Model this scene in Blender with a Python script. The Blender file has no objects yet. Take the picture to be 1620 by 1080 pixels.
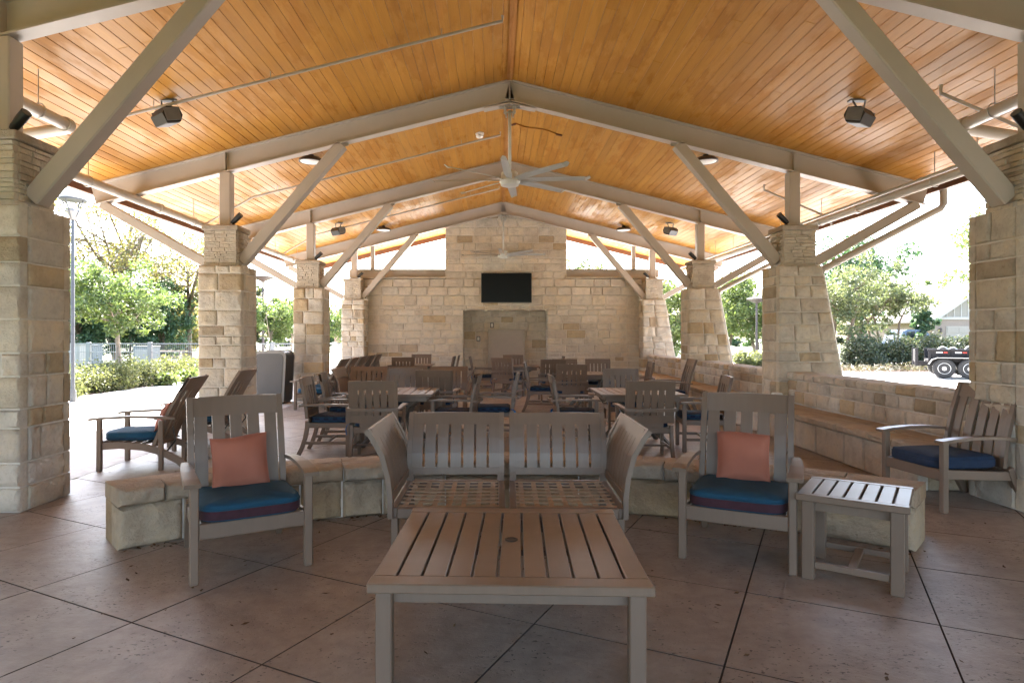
import bpy, bmesh, math, random
import numpy as np
from mathutils import Vector, Matrix
from mathutils import noise as mnoise
R = math.radians
scene = bpy.context.scene
COL = scene.collection

# ------------------------------------------------------------------ camera, sky, sun, exposure
cam_d = bpy.data.cameras.new('camera'); cam = bpy.data.objects.new('camera', cam_d); COL.objects.link(cam)
cam.location = (0, 0, 1.5); cam.rotation_euler = (R(90), 0, 0)
cam_d.sensor_width = 36; cam_d.lens = 22.44; cam_d.shift_x = 0.0154; cam_d.shift_y = -0.005
cam_d.clip_start = 0.05; cam_d.clip_end = 2000
scene.camera = cam
SUN_EL, SUN_AZ = R(50), R(-8)
w = bpy.data.worlds.new('World'); scene.world = w; w.use_nodes = True
nt = w.node_tree; bg = nt.nodes['Background']
sky = nt.nodes.new('ShaderNodeTexSky'); sky.sky_type = 'NISHITA'; sky.sun_disc = False
sky.sun_elevation = SUN_EL; sky.sun_rotation = SUN_AZ; sky.dust_density = 3.0; sky.air_density = 1.0; sky.ozone_density = 1.0
nt.links.new(sky.outputs[0], bg.inputs[0]); bg.inputs[1].default_value = 0.14
sd = bpy.data.lights.new('sun', 'SUN'); sun = bpy.data.objects.new('sun', sd); COL.objects.link(sun)
sd.energy = 5.0; sd.angle = R(0.53); sd.color = (1.0, 0.965, 0.92)
to_sun = Vector((math.sin(SUN_AZ)*math.cos(SUN_EL), math.cos(SUN_AZ)*math.cos(SUN_EL), math.sin(SUN_EL)))
sun.rotation_euler = to_sun.to_track_quat('Z', 'Y').to_euler(); sun.location = (0, 0, 30)
scene.view_settings.view_transform = 'Standard'; scene.view_settings.look = 'None'
scene.view_settings.gamma = 1; scene.view_settings.exposure = 3.6
scene.render.engine = 'CYCLES'
scene.cycles.max_bounces = 8; scene.cycles.diffuse_bounces = 5; scene.cycles.glossy_bounces = 3
scene.cycles.caustics_reflective = False; scene.cycles.caustics_refractive = False
scene.cycles.transparent_max_bounces = 8

# ------------------------------------------------------------------ materials
MATS = {}
def new_mat(name):
    m = bpy.data.materials.new(name); m.use_nodes = True; MATS[name] = m
    return m, m.node_tree, m.node_tree.nodes['Principled BSDF']
def N(nt, t, **kw):
    n = nt.nodes.new(t)
    for k, v in kw.items():
        if k.startswith('i_'):
            key = k[2:]; key = int(key) if key.isdigit() else key
            n.inputs[key].default_value = v
        else: setattr(n, k, v)
    return n
def L(nt, a, b): nt.links.new(a, b)
def ramp(nt, stops):
    r = nt.nodes.new('ShaderNodeValToRGB'); e = r.color_ramp.elements
    while len(e) < len(stops): e.new(0.5)
    for i, (p, c) in enumerate(stops):
        e[i].position = p; e[i].color = c if len(c) == 4 else (*c, 1)
    return r
def noise(nt, vec, scale, detail=4, rough=0.55):
    n = nt.nodes.new('ShaderNodeTexNoise'); n.inputs['Scale'].default_value = scale
    n.inputs['Detail'].default_value = detail; n.inputs['Roughness'].default_value = rough
    if vec is not None: L(nt, vec, n.inputs['Vector'])
    return n
def pos(nt, scale=None):
    g = nt.nodes.new('ShaderNodeNewGeometry')
    if scale is None: return g.outputs['Position']
    m = nt.nodes.new('ShaderNodeMapping'); m.inputs['Scale'].default_value = scale
    L(nt, g.outputs['Position'], m.inputs['Vector']); return m.outputs[0]
def mix(nt, mode, fac, a, b):
    m = nt.nodes.new('ShaderNodeMix'); m.data_type = 'RGBA'; m.blend_type = mode
    for i, v in ((0, fac), (6, a), (7, b)):
        if hasattr(v, 'links'): L(nt, v, m.inputs[i])
        elif isinstance(v, (int, float)): m.inputs[i].default_value = v
        else: m.inputs[i].default_value = v if len(v) == 4 else (*v, 1)
    return m.outputs[2]
def bump(nt, bsdf, h, strength, dist=0.01):
    b = nt.nodes.new('ShaderNodeBump'); b.inputs['Strength'].default_value = strength; b.inputs['Distance'].default_value = dist
    L(nt, h, b.inputs['Height']); L(nt, b.outputs[0], bsdf.inputs['Normal'])

def simple(name, col, rough=0.5, var=0.12, scale=8, metal=0.0, bstr=0.0, bscale=60, rvar=0.0, spec=0.5, orand=0.0, grain=False):
    m, t, b = new_mat(name); p = pos(t)
    n = noise(t, p, scale)
    r = ramp(t, [(0.25, [c*(1-var) for c in col]), (0.75, [min(1, c*(1+var)) for c in col])]); L(t, n.outputs[0], r.inputs[0])
    c = r.outputs[0]
    if orand:
        oi = t.nodes.new('ShaderNodeObjectInfo'); ro = ramp(t, [(0, [1-orand]*3), (1, [1+orand]*3)]); L(t, oi.outputs['Random'], ro.inputs[0]); c = mix(t, 'MULTIPLY', 1.0, c, ro.outputs[0])
    if grain:
        tc = t.nodes.new('ShaderNodeTexCoord'); mp = t.nodes.new('ShaderNodeMapping'); mp.inputs['Scale'].default_value = (24, 3, 3); L(t, tc.outputs['Object'], mp.inputs['Vector'])
        gn = noise(t, mp.outputs[0], 1.0, 4, 0.6); rg = ramp(t, [(0.3, (0.94, 0.935, 0.93)), (0.7, (1.03, 1.03, 1.03))]); L(t, gn.outputs[0], rg.inputs[0]); c = mix(t, 'MULTIPLY', 1.0, c, rg.outputs[0])
    L(t, c, b.inputs['Base Color']); b.inputs['Roughness'].default_value = rough; b.inputs['Metallic'].default_value = metal
    b.inputs['Specular IOR Level'].default_value = spec
    if rvar:
        n3 = noise(t, p, scale*2.3); r3 = ramp(t, [(0.3, [rough-rvar]*3), (0.7, [rough+rvar]*3)])
        L(t, n3.outputs[0], r3.inputs[0]); L(t, r3.outputs[0], b.inputs['Roughness'])
    if bstr:
        n2 = noise(t, p, bscale); bump(t, b, n2.outputs[0], bstr, 0.005)
    return m

def stone_mat(name, mortar=False):
    m, t, b = new_mat(name); p = pos(t)
    if mortar:
        base = (0.52, 0.46, 0.38, 1); n1 = noise(t, p, 14, 5)
        r = ramp(t, [(0.3, (0.58, 0.53, 0.47)), (0.7, (0.70, 0.65, 0.59))]); L(t, n1.outputs[0], r.inputs[0])
        L(t, r.outputs[0], b.inputs['Base Color']); n2 = noise(t, p, 90); bump(t, b, n2.outputs[0], 0.5, 0.004)
    else:
        oi = t.nodes.new('ShaderNodeObjectInfo')
        n1 = noise(t, p, 5, 6, 0.6); n2 = noise(t, p, 26, 5, 0.65); n3 = noise(t, p, 11, 8, 0.7)
        r1 = ramp(t, [(0.3, (0.80, 0.78, 0.76)), (0.5, (1, 1, 1)), (0.72, (1.10, 1.05, 0.94))]); L(t, n1.outputs[0], r1.inputs[0])
        r2 = ramp(t, [(0.26, (0.70, 0.65, 0.60)), (0.40, (0.96, 0.95, 0.94)), (0.7, (1.04, 1.04, 1.03))]); L(t, n2.outputs[0], r2.inputs[0])
        c = mix(t, 'MULTIPLY', 1.0, oi.outputs['Color'], r1.outputs[0]); c = mix(t, 'MULTIPLY', 0.75, c, r2.outputs[0])
        L(t, c, b.inputs['Base Color'])
        h = mix(t, 'ADD', 0.4, n3.outputs[0], n2.outputs[0]); bump(t, b, h, 0.9, 0.035)
    b.inputs['Roughness'].default_value = 0.92; b.inputs['Specular IOR Level'].default_value = 0.2
    return m
stone_mat('stone'); stone_mat('mortar', True)

def deck_mat():
    m, t, b = new_mat('deck_wood')
    oi = t.nodes.new('ShaderNodeObjectInfo')
    p = pos(t, (9, 0.7, 9)); pl = pos(t, (2.2, 0.55, 2.2)); pf = pos(t, (60, 1.6, 60))
    g = noise(t, pf, 1.5, 4, 0.6); wv = noise(t, p, 1.0, 5, 0.6); wear = noise(t, pl, 1.1, 7, 0.68)
    r1 = ramp(t, [(0.3, (0.88, 0.85, 0.80)), (0.55, (1, 1, 1)), (0.8, (1.08, 1.10, 1.14))]); L(t, wv.outputs[0], r1.inputs[0])
    r2 = ramp(t, [(0.3, (0.86, 0.82, 0.76)), (0.6, (1.03, 1.03, 1.03))]); L(t, g.outputs[0], r2.inputs[0])
    c = mix(t, 'MULTIPLY', 1.0, oi.outputs['Color'], r1.outputs[0]); c = mix(t, 'MULTIPLY', 0.8, c, r2.outputs[0])
    rw = ramp(t, [(0.52, (0, 0, 0)), (0.56, (1, 1, 1))]); L(t, wear.outputs[0], rw.inputs[0])
    c2 = mix(t, 'MULTIPLY', 1.0, c, (0.90, 0.84, 0.74)); c = mix(t, 'MIX', rw.outputs[0], c, c2)
    L(t, c, b.inputs['Base Color'])
    rr = ramp(t, [(0.50, (0.42,)*3), (0.57, (0.62,)*3)]); L(t, wear.outputs[0], rr.inputs[0]); L(t, rr.outputs[0], b.inputs['Roughness'])
    bump(t, b, g.outputs[0], 0.12, 0.004); b.inputs['Specular IOR Level'].default_value = 0.38
deck_mat()

def concrete_mat(name, c0, c1, pits=True, rough=0.75):
    m, t, b = new_mat(name); p = pos(t)
    n1 = noise(t, p, 0.9, 6, 0.6); n2 = noise(t, p, 7, 6, 0.65)
    r = ramp(t, [(0.3, c0), (0.7, c1)]); L(t, n1.outputs[0], r.inputs[0])
    r2 = ramp(t, [(0.3, (0.72, 0.70, 0.68)), (0.65, (1.08,)*3)]); L(t, n2.outputs[0], r2.inputs[0])
    c = mix(t, 'MULTIPLY', 0.9, r.outputs[0], r2.outputs[0])
    if pits:
        pe = pos(t, (1.0, 1.5, 1)); v = noise(t, pe, 34, 3, 0.55); mk = noise(t, p, 2.6, 3)
        rp = ramp(t, [(0.605, (0, 0, 0)), (0.64, (1, 1, 1))]); L(t, v.outputs[0], rp.inputs[0])
        rm = ramp(t, [(0.42, (0, 0, 0)), (0.6, (1, 1, 1))]); L(t, mk.outputs[0], rm.inputs[0])
        f = mix(t, 'MULTIPLY', 1.0, rp.outputs[0], rm.outputs[0])
        c = mix(t, 'MIX', f, c, (0.085, 0.062, 0.05))
        hs = noise(t, pos(t, (1, 1.6, 1)), 9, 7, 0.7)
        inv = mix(t, 'SUBTRACT', 1.0, hs.outputs[0], f); bump(t, b, inv, 0.55, 0.012)
    else:
        n3 = noise(t, p, 120, 3); bump(t, b, n3.outputs[0], 0.25, 0.003)
    L(t, c, b.inputs['Base Color']); b.inputs['Roughness'].default_value = rough; b.inputs['Specular IOR Level'].default_value = 0.35
concrete_mat('floor_concrete', (0.295, 0.238, 0.196), (0.40, 0.338, 0.288), True, 0.42)
concrete_mat('joint_dark', (0.07, 0.055, 0.045), (0.11, 0.09, 0.075), False, 0.95)
concrete_mat('walk_concrete', (0.53, 0.51, 0.48), (0.61, 0.59, 0.56), False, 0.7)
concrete_mat('drive_concrete', (0.53, 0.51, 0.48), (0.61, 0.59, 0.56), False, 0.8)

def ground_mat():
    m, t, b = new_mat('lawn'); p = pos(t)
    n1 = noise(t, p, 0.35, 5); n2 = noise(t, p, 9, 5)
    r = ramp(t, [(0.3, (0.08, 0.095, 0.04)), (0.7, (0.125, 0.14, 0.06))]); L(t, n1.outputs[0], r.inputs[0])
    r2 = ramp(t, [(0.3, (0.6,)*3), (0.7, (1.15,)*3)]); L(t, n2.outputs[0], r2.inputs[0])
    L(t, mix(t, 'MULTIPLY', 1, r.outputs[0], r2.outputs[0]), b.inputs['Base Color']); b.inputs['Roughness'].default_value = 0.9
    bump(t, b, n2.outputs[0], 0.6, 0.05)
ground_mat()
simple('gravel', (0.27, 0.235, 0.20), 0.9, 0.3, 25, bstr=0.8, bscale=60)
simple('mulch', (0.09, 0.045, 0.028), 0.95, 0.4, 14, bstr=1.0, bscale=30)
simple('steel_paint', (0.46, 0.405, 0.36), 0.45, 0.07, 2.2, orand=0.04, rvar=0.08)
simple('galvanised', (0.42, 0.42, 0.41), 0.35, 0.12, 30, metal=0.6)
simple('pipe_paint', (0.46, 0.415, 0.37), 0.4, 0.06, 5)
simple('furniture', (0.186, 0.130, 0.094), 0.40, 0.06, 3, rvar=0.015, orand=0.07, grain=True)
simple('furniture_dark', (0.11, 0.095, 0.08), 0.36, 0.10, 6, rvar=0.06)
simple('tabletop', (0.20, 0.138, 0.096), 0.34, 0.10, 3, rvar=0.03, orand=0.06, grain=True)
simple('weave_strap', (0.42, 0.31, 0.21), 0.8, 0.15, 30)
simple('navy_cloth', (0.010, 0.028, 0.070), 0.85, 0.2, 20, bstr=0.4, bscale=500)
simple('teal_cloth', (0.004, 0.055, 0.105), 0.85, 0.15, 12, bstr=0.4, bscale=500)
simple('maroon_cloth', (0.045, 0.014, 0.022), 0.9, 0.3, 20, bstr=0.4, bscale=500)
simple('terracotta_cloth', (0.36, 0.13, 0.085), 0.9, 0.10, 4, bstr=0.5, bscale=420)
simple('ribbon_blue', (0.01, 0.12, 0.34), 0.7, 0.1, 10)
simple('black_plastic', (0.016, 0.016, 0.017), 0.45, 0.2, 10)
simple('screen_black', (0.004, 0.004, 0.0045), 0.3, 0.1, 3, spec=0.12)
simple('heater_grey', (0.13, 0.13, 0.13), 0.5, 0.15, 9)
simple('fan_white', (0.62, 0.61, 0.58), 0.35, 0.05, 6)
simple('fan_blade', (0.42, 0.42, 0.41), 0.35, 0.06, 6)
simple('lamp_diffuser', (0.78, 0.76, 0.72), 0.5, 0.03, 6)
simple('lamp_rim', (0.05, 0.035, 0.028), 0.4, 0.1, 6)
simple('white_plastic', (0.72, 0.70, 0.66), 0.5, 0.04, 6)
simple('panel_grey', (0.40, 0.36, 0.33), 0.6, 0.05, 5)
simple('bin_grey', (0.085, 0.08, 0.08), 0.55, 0.06, 6)
simple('bin_light', (0.26, 0.25, 0.24), 0.5, 0.06, 6)
simple('fascia_brown', (0.13, 0.055, 0.03), 0.6, 0.15, 6)
simple('roof_metal', (0.28, 0.26, 0.23), 0.5, 0.08, 3)
simple('fence_grey', (0.20, 0.205, 0.205), 0.5, 0.06, 6)
simple('orange_cord', (0.36, 0.14, 0.02), 0.6, 0.15, 10)
simple('bark', (0.16, 0.115, 0.08), 0.9, 0.3, 14, bstr=0.9, bscale=26)
simple('bark_pale', (0.30, 0.25, 0.20), 0.9, 0.25, 14, bstr=0.7, bscale=26)
simple('tyre', (0.02, 0.02, 0.02), 0.85, 0.2, 10)
simple('wheel_rim', (0.55, 0.54, 0.52), 0.4, 0.1, 10, metal=0.3)
simple('trailer_paint', (0.022, 0.021, 0.022), 0.7, 0.35, 6, spec=0.15)
simple('trailer_tape', (0.7, 0.68, 0.66), 0.4, 0.05, 6)
simple('tape_red', (0.45, 0.03, 0.02), 0.4, 0.05, 6)
simple('truck_blue', (0.05, 0.085, 0.15), 0.25, 0.08, 4, metal=0.2)
simple('truck_silver', (0.50, 0.50, 0.50), 0.3, 0.05, 4, metal=0.3)
simple('car_glass', (0.02, 0.025, 0.03), 0.08, 0.05, 4)
simple('brick_pale', (0.25, 0.19, 0.15), 0.85, 0.2, 20, bstr=0.4, bscale=30)
simple('siding', (0.25, 0.22, 0.18), 0.7, 0.05, 6)
simple('door_beige', (0.30, 0.25, 0.20), 0.6, 0.04, 6)
simple('trim_white', (0.40, 0.365, 0.32), 0.6, 0.04, 6)
simple('shingle_grey', (0.15, 0.14, 0.13), 0.9, 0.2, 20, bstr=0.6, bscale=40)
simple('lamp_post_grey', (0.085, 0.09, 0.095), 0.5, 0.05, 6)
simple('lamp_post_dark', (0.06, 0.045, 0.045), 0.5, 0.1, 6)
simple('cabinet_grey', (0.14, 0.155, 0.165), 0.6, 0.08, 5)
simple('timber', (0.25, 0.18, 0.12), 0.8, 0.2, 12)
simple('dead_leaf', (0.10, 0.055, 0.025), 0.9, 0.5, 40)

def plaid_mat():
    m, t, b = new_mat('navy_plaid'); tc = t.nodes.new('ShaderNodeTexCoord')
    ck = t.nodes.new('ShaderNodeTexChecker'); ck.inputs['Scale'].default_value = 18; L(t, tc.outputs['Object'], ck.inputs['Vector'])
    ck.inputs['Color1'].default_value = (0.007, 0.014, 0.040, 1); ck.inputs['Color2'].default_value = (0.014, 0.036, 0.085, 1)
    n = noise(t, pos(t), 300); bump(t, b, n.outputs[0], 0.3, 0.003)
    L(t, ck.outputs[0], b.inputs['Base Color']); b.inputs['Roughness'].default_value = 0.85
plaid_mat()
def leaf_mat(name, cols, trans=0.45):
    m = bpy.data.materials.new(name); m.use_nodes = True; MATS[name] = m
    t = m.node_tree; t.nodes.clear()
    out = t.nodes.new('ShaderNodeOutputMaterial'); g = t.nodes.new('ShaderNodeNewGeometry')
    r = ramp(t, [(i/(len(cols)-1), c) for i, c in enumerate(cols)]); L(t, g.outputs['Random Per Island'], r.inputs[0])
    d = t.nodes.new('ShaderNodeBsdfPrincipled'); d.inputs['Roughness'].default_value = 0.55; L(t, r.outputs[0], d.inputs['Base Color'])
    tr = t.nodes.new('ShaderNodeBsdfTranslucent')
    c2 = mix(t, 'MULTIPLY', 1.0, r.outputs[0], (1.3, 1.3, 0.85)); L(t, c2, tr.inputs['Color'])
    mx = t.nodes.new('ShaderNodeMixShader'); mx.inputs[0].default_value = trans
    L(t, d.outputs[0], mx.inputs[1]); L(t, tr.outputs[0], mx.inputs[2]); L(t, mx.outputs[0], out.inputs[0])
leaf_mat('leaf_bright', [(0.0608, 0.096, 0.0284), (0.1035, 0.1516, 0.0445), (0.1582, 0.2022, 0.0667)], 0.35)
leaf_mat('leaf_shrub', [(0.0612, 0.072, 0.0288), (0.0936, 0.108, 0.0432), (0.144, 0.1476, 0.0648)])
leaf_mat('leaf_autumn', [(0.0972, 0.1037, 0.0389), (0.1555, 0.149, 0.0583), (0.2138, 0.162, 0.0648), (0.1296, 0.149, 0.0518)])
leaf_mat('leaf_dark', [(0.0306, 0.0673, 0.0294), (0.0551, 0.104, 0.0466), (0.0979, 0.153, 0.0673)], 0.3)
leaf_mat('leaf_olive', [(0.072, 0.0936, 0.0396), (0.1152, 0.1368, 0.0648), (0.1656, 0.18, 0.1008)], 0.4)
leaf_mat('leaf_yellowgreen', [(0.0576, 0.0864, 0.0252), (0.0936, 0.126, 0.0396), (0.1368, 0.1656, 0.0576)])
leaf_mat('leaf_unseen', [(0.022, 0.027, 0.018), (0.035, 0.042, 0.028), (0.05, 0.056, 0.038)], 0.15)  # greyed leaves of the added unseen trees, cutting green bounce
leaf_mat('leaf_dry', [(0.09, 0.075, 0.045), (0.13, 0.11, 0.065), (0.10, 0.10, 0.05)], 0.2)
leaf_mat('leaf_hedge', [(0.0324, 0.0504, 0.0216), (0.054, 0.0756, 0.0324), (0.1224, 0.1188, 0.072)], 0.3)

# ------------------------------------------------------------------ mesh builder
class MB:
    def __init__(s): s.v = []; s.f = []
    def add(s, vs, fs):
        o = len(s.v); s.v += [tuple(v) for v in vs]; s.f += [tuple(i+o for i in f) for f in fs]; return s
    def box(s, c, size, rot=None, b=0.0):
        hx, hy, hz = size[0]/2, size[1]/2, size[2]/2
        c = Vector(c); h = (hx, hy, hz); b = min(b, 0.45*min(size)*1.0)
        sg = [(x, y, z) for x in (-1, 1) for y in (-1, 1) for z in (-1, 1)]
        if b <= 0:
            vs = [Vector((q[0]*hx, q[1]*hy, q[2]*hz)) for q in sg]
            fs = [(0,1,3,2), (4,6,7,5), (0,4,5,1), (2,3,7,6), (0,2,6,4), (1,5,7,3)]
        else:
            vs = []
            for q in sg:
                for a in range(3):
                    vs.append(Vector([q[k]*(h[k] if k == a else h[k]-b) for k in range(3)]))
            idx = {q: i for i, q in enumerate(sg)}; fs = []
            for a in range(3):
                i, j = [(1, 2), (2, 0), (0, 1)][a]
                for sn in (-1, 1):
                    loop = []
                    for (u, w_) in ((-1, -1), (1, -1), (1, 1), (-1, 1)):
                        q = [0]*3; q[a] = sn; q[i] = u; q[j] = w_; loop.append(idx[tuple(q)]*3+a)
                    fs.append(tuple(loop if sn > 0 else loop[::-1]))
                for u in (-1, 1):
                    for w_ in (-1, 1):
                        q0 = [0]*3; q0[a] = -1; q0[i] = u; q0[j] = w_; q1 = list(q0); q1[a] = 1
                        A, B = idx[tuple(q0)], idx[tuple(q1)]
                        fs.append((A*3+i, B*3+i, B*3+j, A*3+j) if u*w_ < 0 else (A*3+i, A*3+j, B*3+j, B*3+i))
            for q in sg:
                A = idx[q]*3; fs.append((A, A+1, A+2) if q[0]*q[1]*q[2] > 0 else (A, A+2, A+1))
        if rot is not None: vs = [rot @ v for v in vs]
        return s.add([v+c for v in vs], fs)
    def bar(s, p, q, w_, h_, up=(0, 0, 1), b=0.0):      # box from p to q; w_ sideways, h_ along 'up'
        p, q = Vector(p), Vector(q); d = q-p; ln = d.length; y = d.normalized(); u = Vector(up)
        x = y.cross(u)
        if x.length < 1e-4: x = y.cross(Vector((1, 0, 0)))
        x.normalize(); z = x.cross(y); M = Matrix((x, y, z)).transposed()
        return s.box((p+q)/2, (w_, ln, h_), M, b)
    def tube(s, pts, r, n=8, cap=True):
        pts = [Vector(p) for p in pts]; rs = r if isinstance(r, (list, tuple)) else [r]*len(pts)
        vs, fs = [], []; prev = None
        for i, p in enumerate(pts):
            d = (pts[min(i+1, len(pts)-1)]-pts[max(i-1, 0)]).normalized()
            a = prev if prev is not None else (Vector((0, 0, 1)) if abs(d.z) < 0.9 else Vector((1, 0, 0)))
            x = a-d*a.dot(d)
            if x.length < 1e-4: x = d.orthogonal()
            x.normalize(); prev = x; y = d.cross(x)
            for k in range(n):
                t = 2*math.pi*k/n; vs.append(p+(x*math.cos(t)+y*math.sin(t))*rs[i])
        for i in range(len(pts)-1):
            for k in range(n):
                a, b_ = i*n+k, i*n+(k+1) % n; fs.append((a, b_, b_+n, a+n))
        if cap: fs.append(tuple(range(n))[::-1]); fs.append(tuple(range((len(pts)-1)*n, len(pts)*n)))
        return s.add(vs, fs)
    def sweep(s, pts, w_, h_, side=(1, 0, 0), ws=None):      # rectangular section; 'side' = width direction, fixed
        pts = [Vector(p) for p in pts]; sd_ = Vector(side).normalized(); vs, fs = [], []
        for i, p in enumerate(pts):
            d = (pts[min(i+1, len(pts)-1)]-pts[max(i-1, 0)]).normalized(); u = sd_.cross(d).normalized()
            ww = ws[i] if ws else w_
            for a, b_ in ((-1, -1), (1, -1), (1, 1), (-1, 1)): vs.append(p+sd_*a*ww/2+u*b_*h_/2)
        for i in range(len(pts)-1):
            for k in range(4):
                a, b_ = i*4+k, i*4+(k+1) % 4; fs.append((a, b_, b_+4, a+4))
        fs.append((3, 2, 1, 0)); o = (len(pts)-1)*4; fs.append((o, o+1, o+2, o+3))
        return s.add(vs, fs)
    def lathe(s, prof, n=20, c=(0, 0, 0)):
        c = Vector(c); vs, fs = [], []
        for (r, z) in prof:
            for k in range(n):
                t = 2*math.pi*k/n; vs.append(c+Vector((r*math.cos(t), r*math.sin(t), z)))
        for i in range(len(prof)-1):
            for k in range(n):
                a, b_ = i*n+k, i*n+(k+1) % n; fs.append((a, b_, b_+n, a+n))
        fs.append(tuple(range(n))[::-1]); o = (len(prof)-1)*n; fs.append(tuple(range(o, o+n)))
        return s.add(vs, fs)
    def prism(s, poly, d):                              # poly: list of 3-D points, extruded by vector d
        poly = [Vector(p) for p in poly]; d = Vector(d); n = len(poly)
        fs = [tuple(range(n))[::-1], tuple(range(n, 2*n))]+[(i, (i+1) % n, (i+1) % n+n, i+n) for i in range(n)]
        return s.add(poly+[p+d for p in poly], fs)
    def xf(s, M): s.v = [tuple(M @ Vector(v)) for v in s.v]; return s

MESH_N = [0]
def mesh_of(mb, mat, smooth=False):
    MESH_N[0] += 1
    me = bpy.data.meshes.new('m%d' % MESH_N[0]); me.from_pydata(mb.v, [], mb.f)
    if mat: me.materials.append(MATS[mat])
    if smooth:
        me.polygons.foreach_set('use_smooth', [True]*len(me.polygons))
    return me
def obj(name, mb, mat, parent=None, smooth=False, kind=None, loc=None, col=None, sharp=None):
    me = mb if isinstance(mb, bpy.types.Mesh) else mesh_of(mb, mat, smooth)
    if sharp is not None and smooth: me.set_sharp_from_angle(angle=R(sharp))
    o = bpy.data.objects.new(name, me); COL.objects.link(o)
    if parent is not None: o.parent = parent
    if loc is not None: o.location = loc
    if kind: o['kind'] = kind
    if col: o.color = (*col, 1) if len(col) == 3 else col
    return o
def tag(o, label, cat, group=None):
    o['label'] = label; o['category'] = cat
    if group: o['group'] = group
    return o
def thing(name, label, cat, loc=(0, 0, 0), rz=0, group=None):
    o = bpy.data.objects.new(name, None); COL.objects.link(o); o.empty_display_size = 0.1
    o.location = loc; o.rotation_euler = (0, 0, rz); return tag(o, label, cat, group)
def dup(root, loc, rz, label, group=None):
    r = root.copy(); COL.objects.link(r); r.location = loc; r.rotation_euler = (0, 0, rz); r['label'] = label
    if group: r['group'] = group
    for ch in root.children:
        c = ch.copy(); COL.objects.link(c); c.parent = r
        for g in ch.children:
            d = g.copy(); COL.objects.link(d); d.parent = c
    return r

# ------------------------------------------------------------------ stones
CREAM = [(0.60, 0.535, 0.455), (0.58, 0.52, 0.45), (0.63, 0.56, 0.48), (0.56, 0.49, 0.415), (0.60, 0.52, 0.42), (0.575, 0.525, 0.465)]
TAN = [(0.47, 0.365, 0.245), (0.44, 0.35, 0.25), (0.50, 0.40, 0.275), (0.42, 0.345, 0.265)]
def stone_col(rng, tan=0.13):
    c = rng.choice(TAN if rng.random() < tan else CREAM); k = rng.uniform(0.92, 1.08)
    return tuple(x*k for x in c)
def block(c8, ch=0.012, rough=0.008, nx=3, nz=2, rng=random, coh=False):
    # c8: corners front(bl,br,tr,tl) back(bl,br,tr,tl); chamfered rough front, returns (verts, faces)
    c8 = [Vector(p) for p in c8]
    Wd = max((c8[1]-c8[0]).length, 1e-3); Ht = max((c8[3]-c8[0]).length, 1e-3); Dp = max((c8[4]-c8[0]).length, 1e-3)
    cu, cw, ct = min(ch/Wd, .3), min(ch/Ht, .3), min(ch/Dp, .4)
    def tri(u, w_, t):
        f = (c8[0]*(1-u)+c8[1]*u)*(1-w_)+(c8[3]*(1-u)+c8[2]*u)*w_
        k = (c8[4]*(1-u)+c8[5]*u)*(1-w_)+(c8[7]*(1-u)+c8[6]*u)*w_
        return f*(1-t)+k*t
    vs = []; fs = []
    for j in range(nz+1):
        for i in range(nx+1):
            u = cu+(1-2*cu)*i/nx; w_ = cw+(1-2*cw)*j/nz
            if coh:
                p0 = tri(u, w_, 0); e = 0.6*mnoise.noise(p0*7)+0.7*abs(mnoise.noise(p0*13+Vector((3, 1, 7))))+0.35*mnoise.noise(p0*31)
                u += mnoise.noise(p0*9+Vector((9, 2, 1)))*0.5*cu
                vs.append(tri(u, w_, -e*rough/Dp))
            else: vs.append(tri(u, w_, -rng.uniform(-0.25, 1)*rough/Dp))
    for j in range(nz):
        for i in range(nx):
            a = j*(nx+1)+i; fs.append((a, a+1, a+nx+2, a+nx+1))
    per = [(i, 0) for i in range(nx)]+[(nx, j) for j in range(nz)]+[(i, nz) for i in range(nx, 0, -1)]+[(0, j) for j in range(nz, 0, -1)]
    n = len(per); o1 = len(vs)
    for (i, j) in per:
        u = i/nx; w_ = j/nz
        vs.append(tri(u, w_, ct))
    o2 = len(vs)
    for (i, j) in per: vs.append(tri(i/nx, j/nz, 1))
    for k in range(n):
        k2 = (k+1) % n; g = per[k][1]*(nx+1)+per[k][0]; g2 = per[k2][1]*(nx+1)+per[k2][0]
        fs.append((g2, g, o1+k, o1+k2)); fs.append((o1+k2, o1+k, o2+k, o2+k2))
    fs.append(tuple(range(o2, o2+n))[::-1])
    return vs, fs
def put_stone(parent, c8, rng, col, ploc, smooth=False, **kw):
    vs, fs = block(c8, rng=rng, **kw)
    c = sum((Vector(p) for p in c8), Vector())/8
    mb = MB(); mb.add([v-c for v in vs], fs)
    return obj('stone', mb, 'stone', parent, smooth, loc=c-Vector(ploc), col=col, sharp=62 if smooth else None)
def courses(rng, z0, z1, hs):
    zs = [z0]
    while zs[-1] < z1-min(hs)*0.6:
        h = rng.choice(hs)*rng.uniform(0.92, 1.08)
        if z1-(zs[-1]+h) < min(hs)*0.6: h = z1-zs[-1]
        zs.append(zs[-1]+h)
    zs[-1] = z1
    return zs
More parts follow.
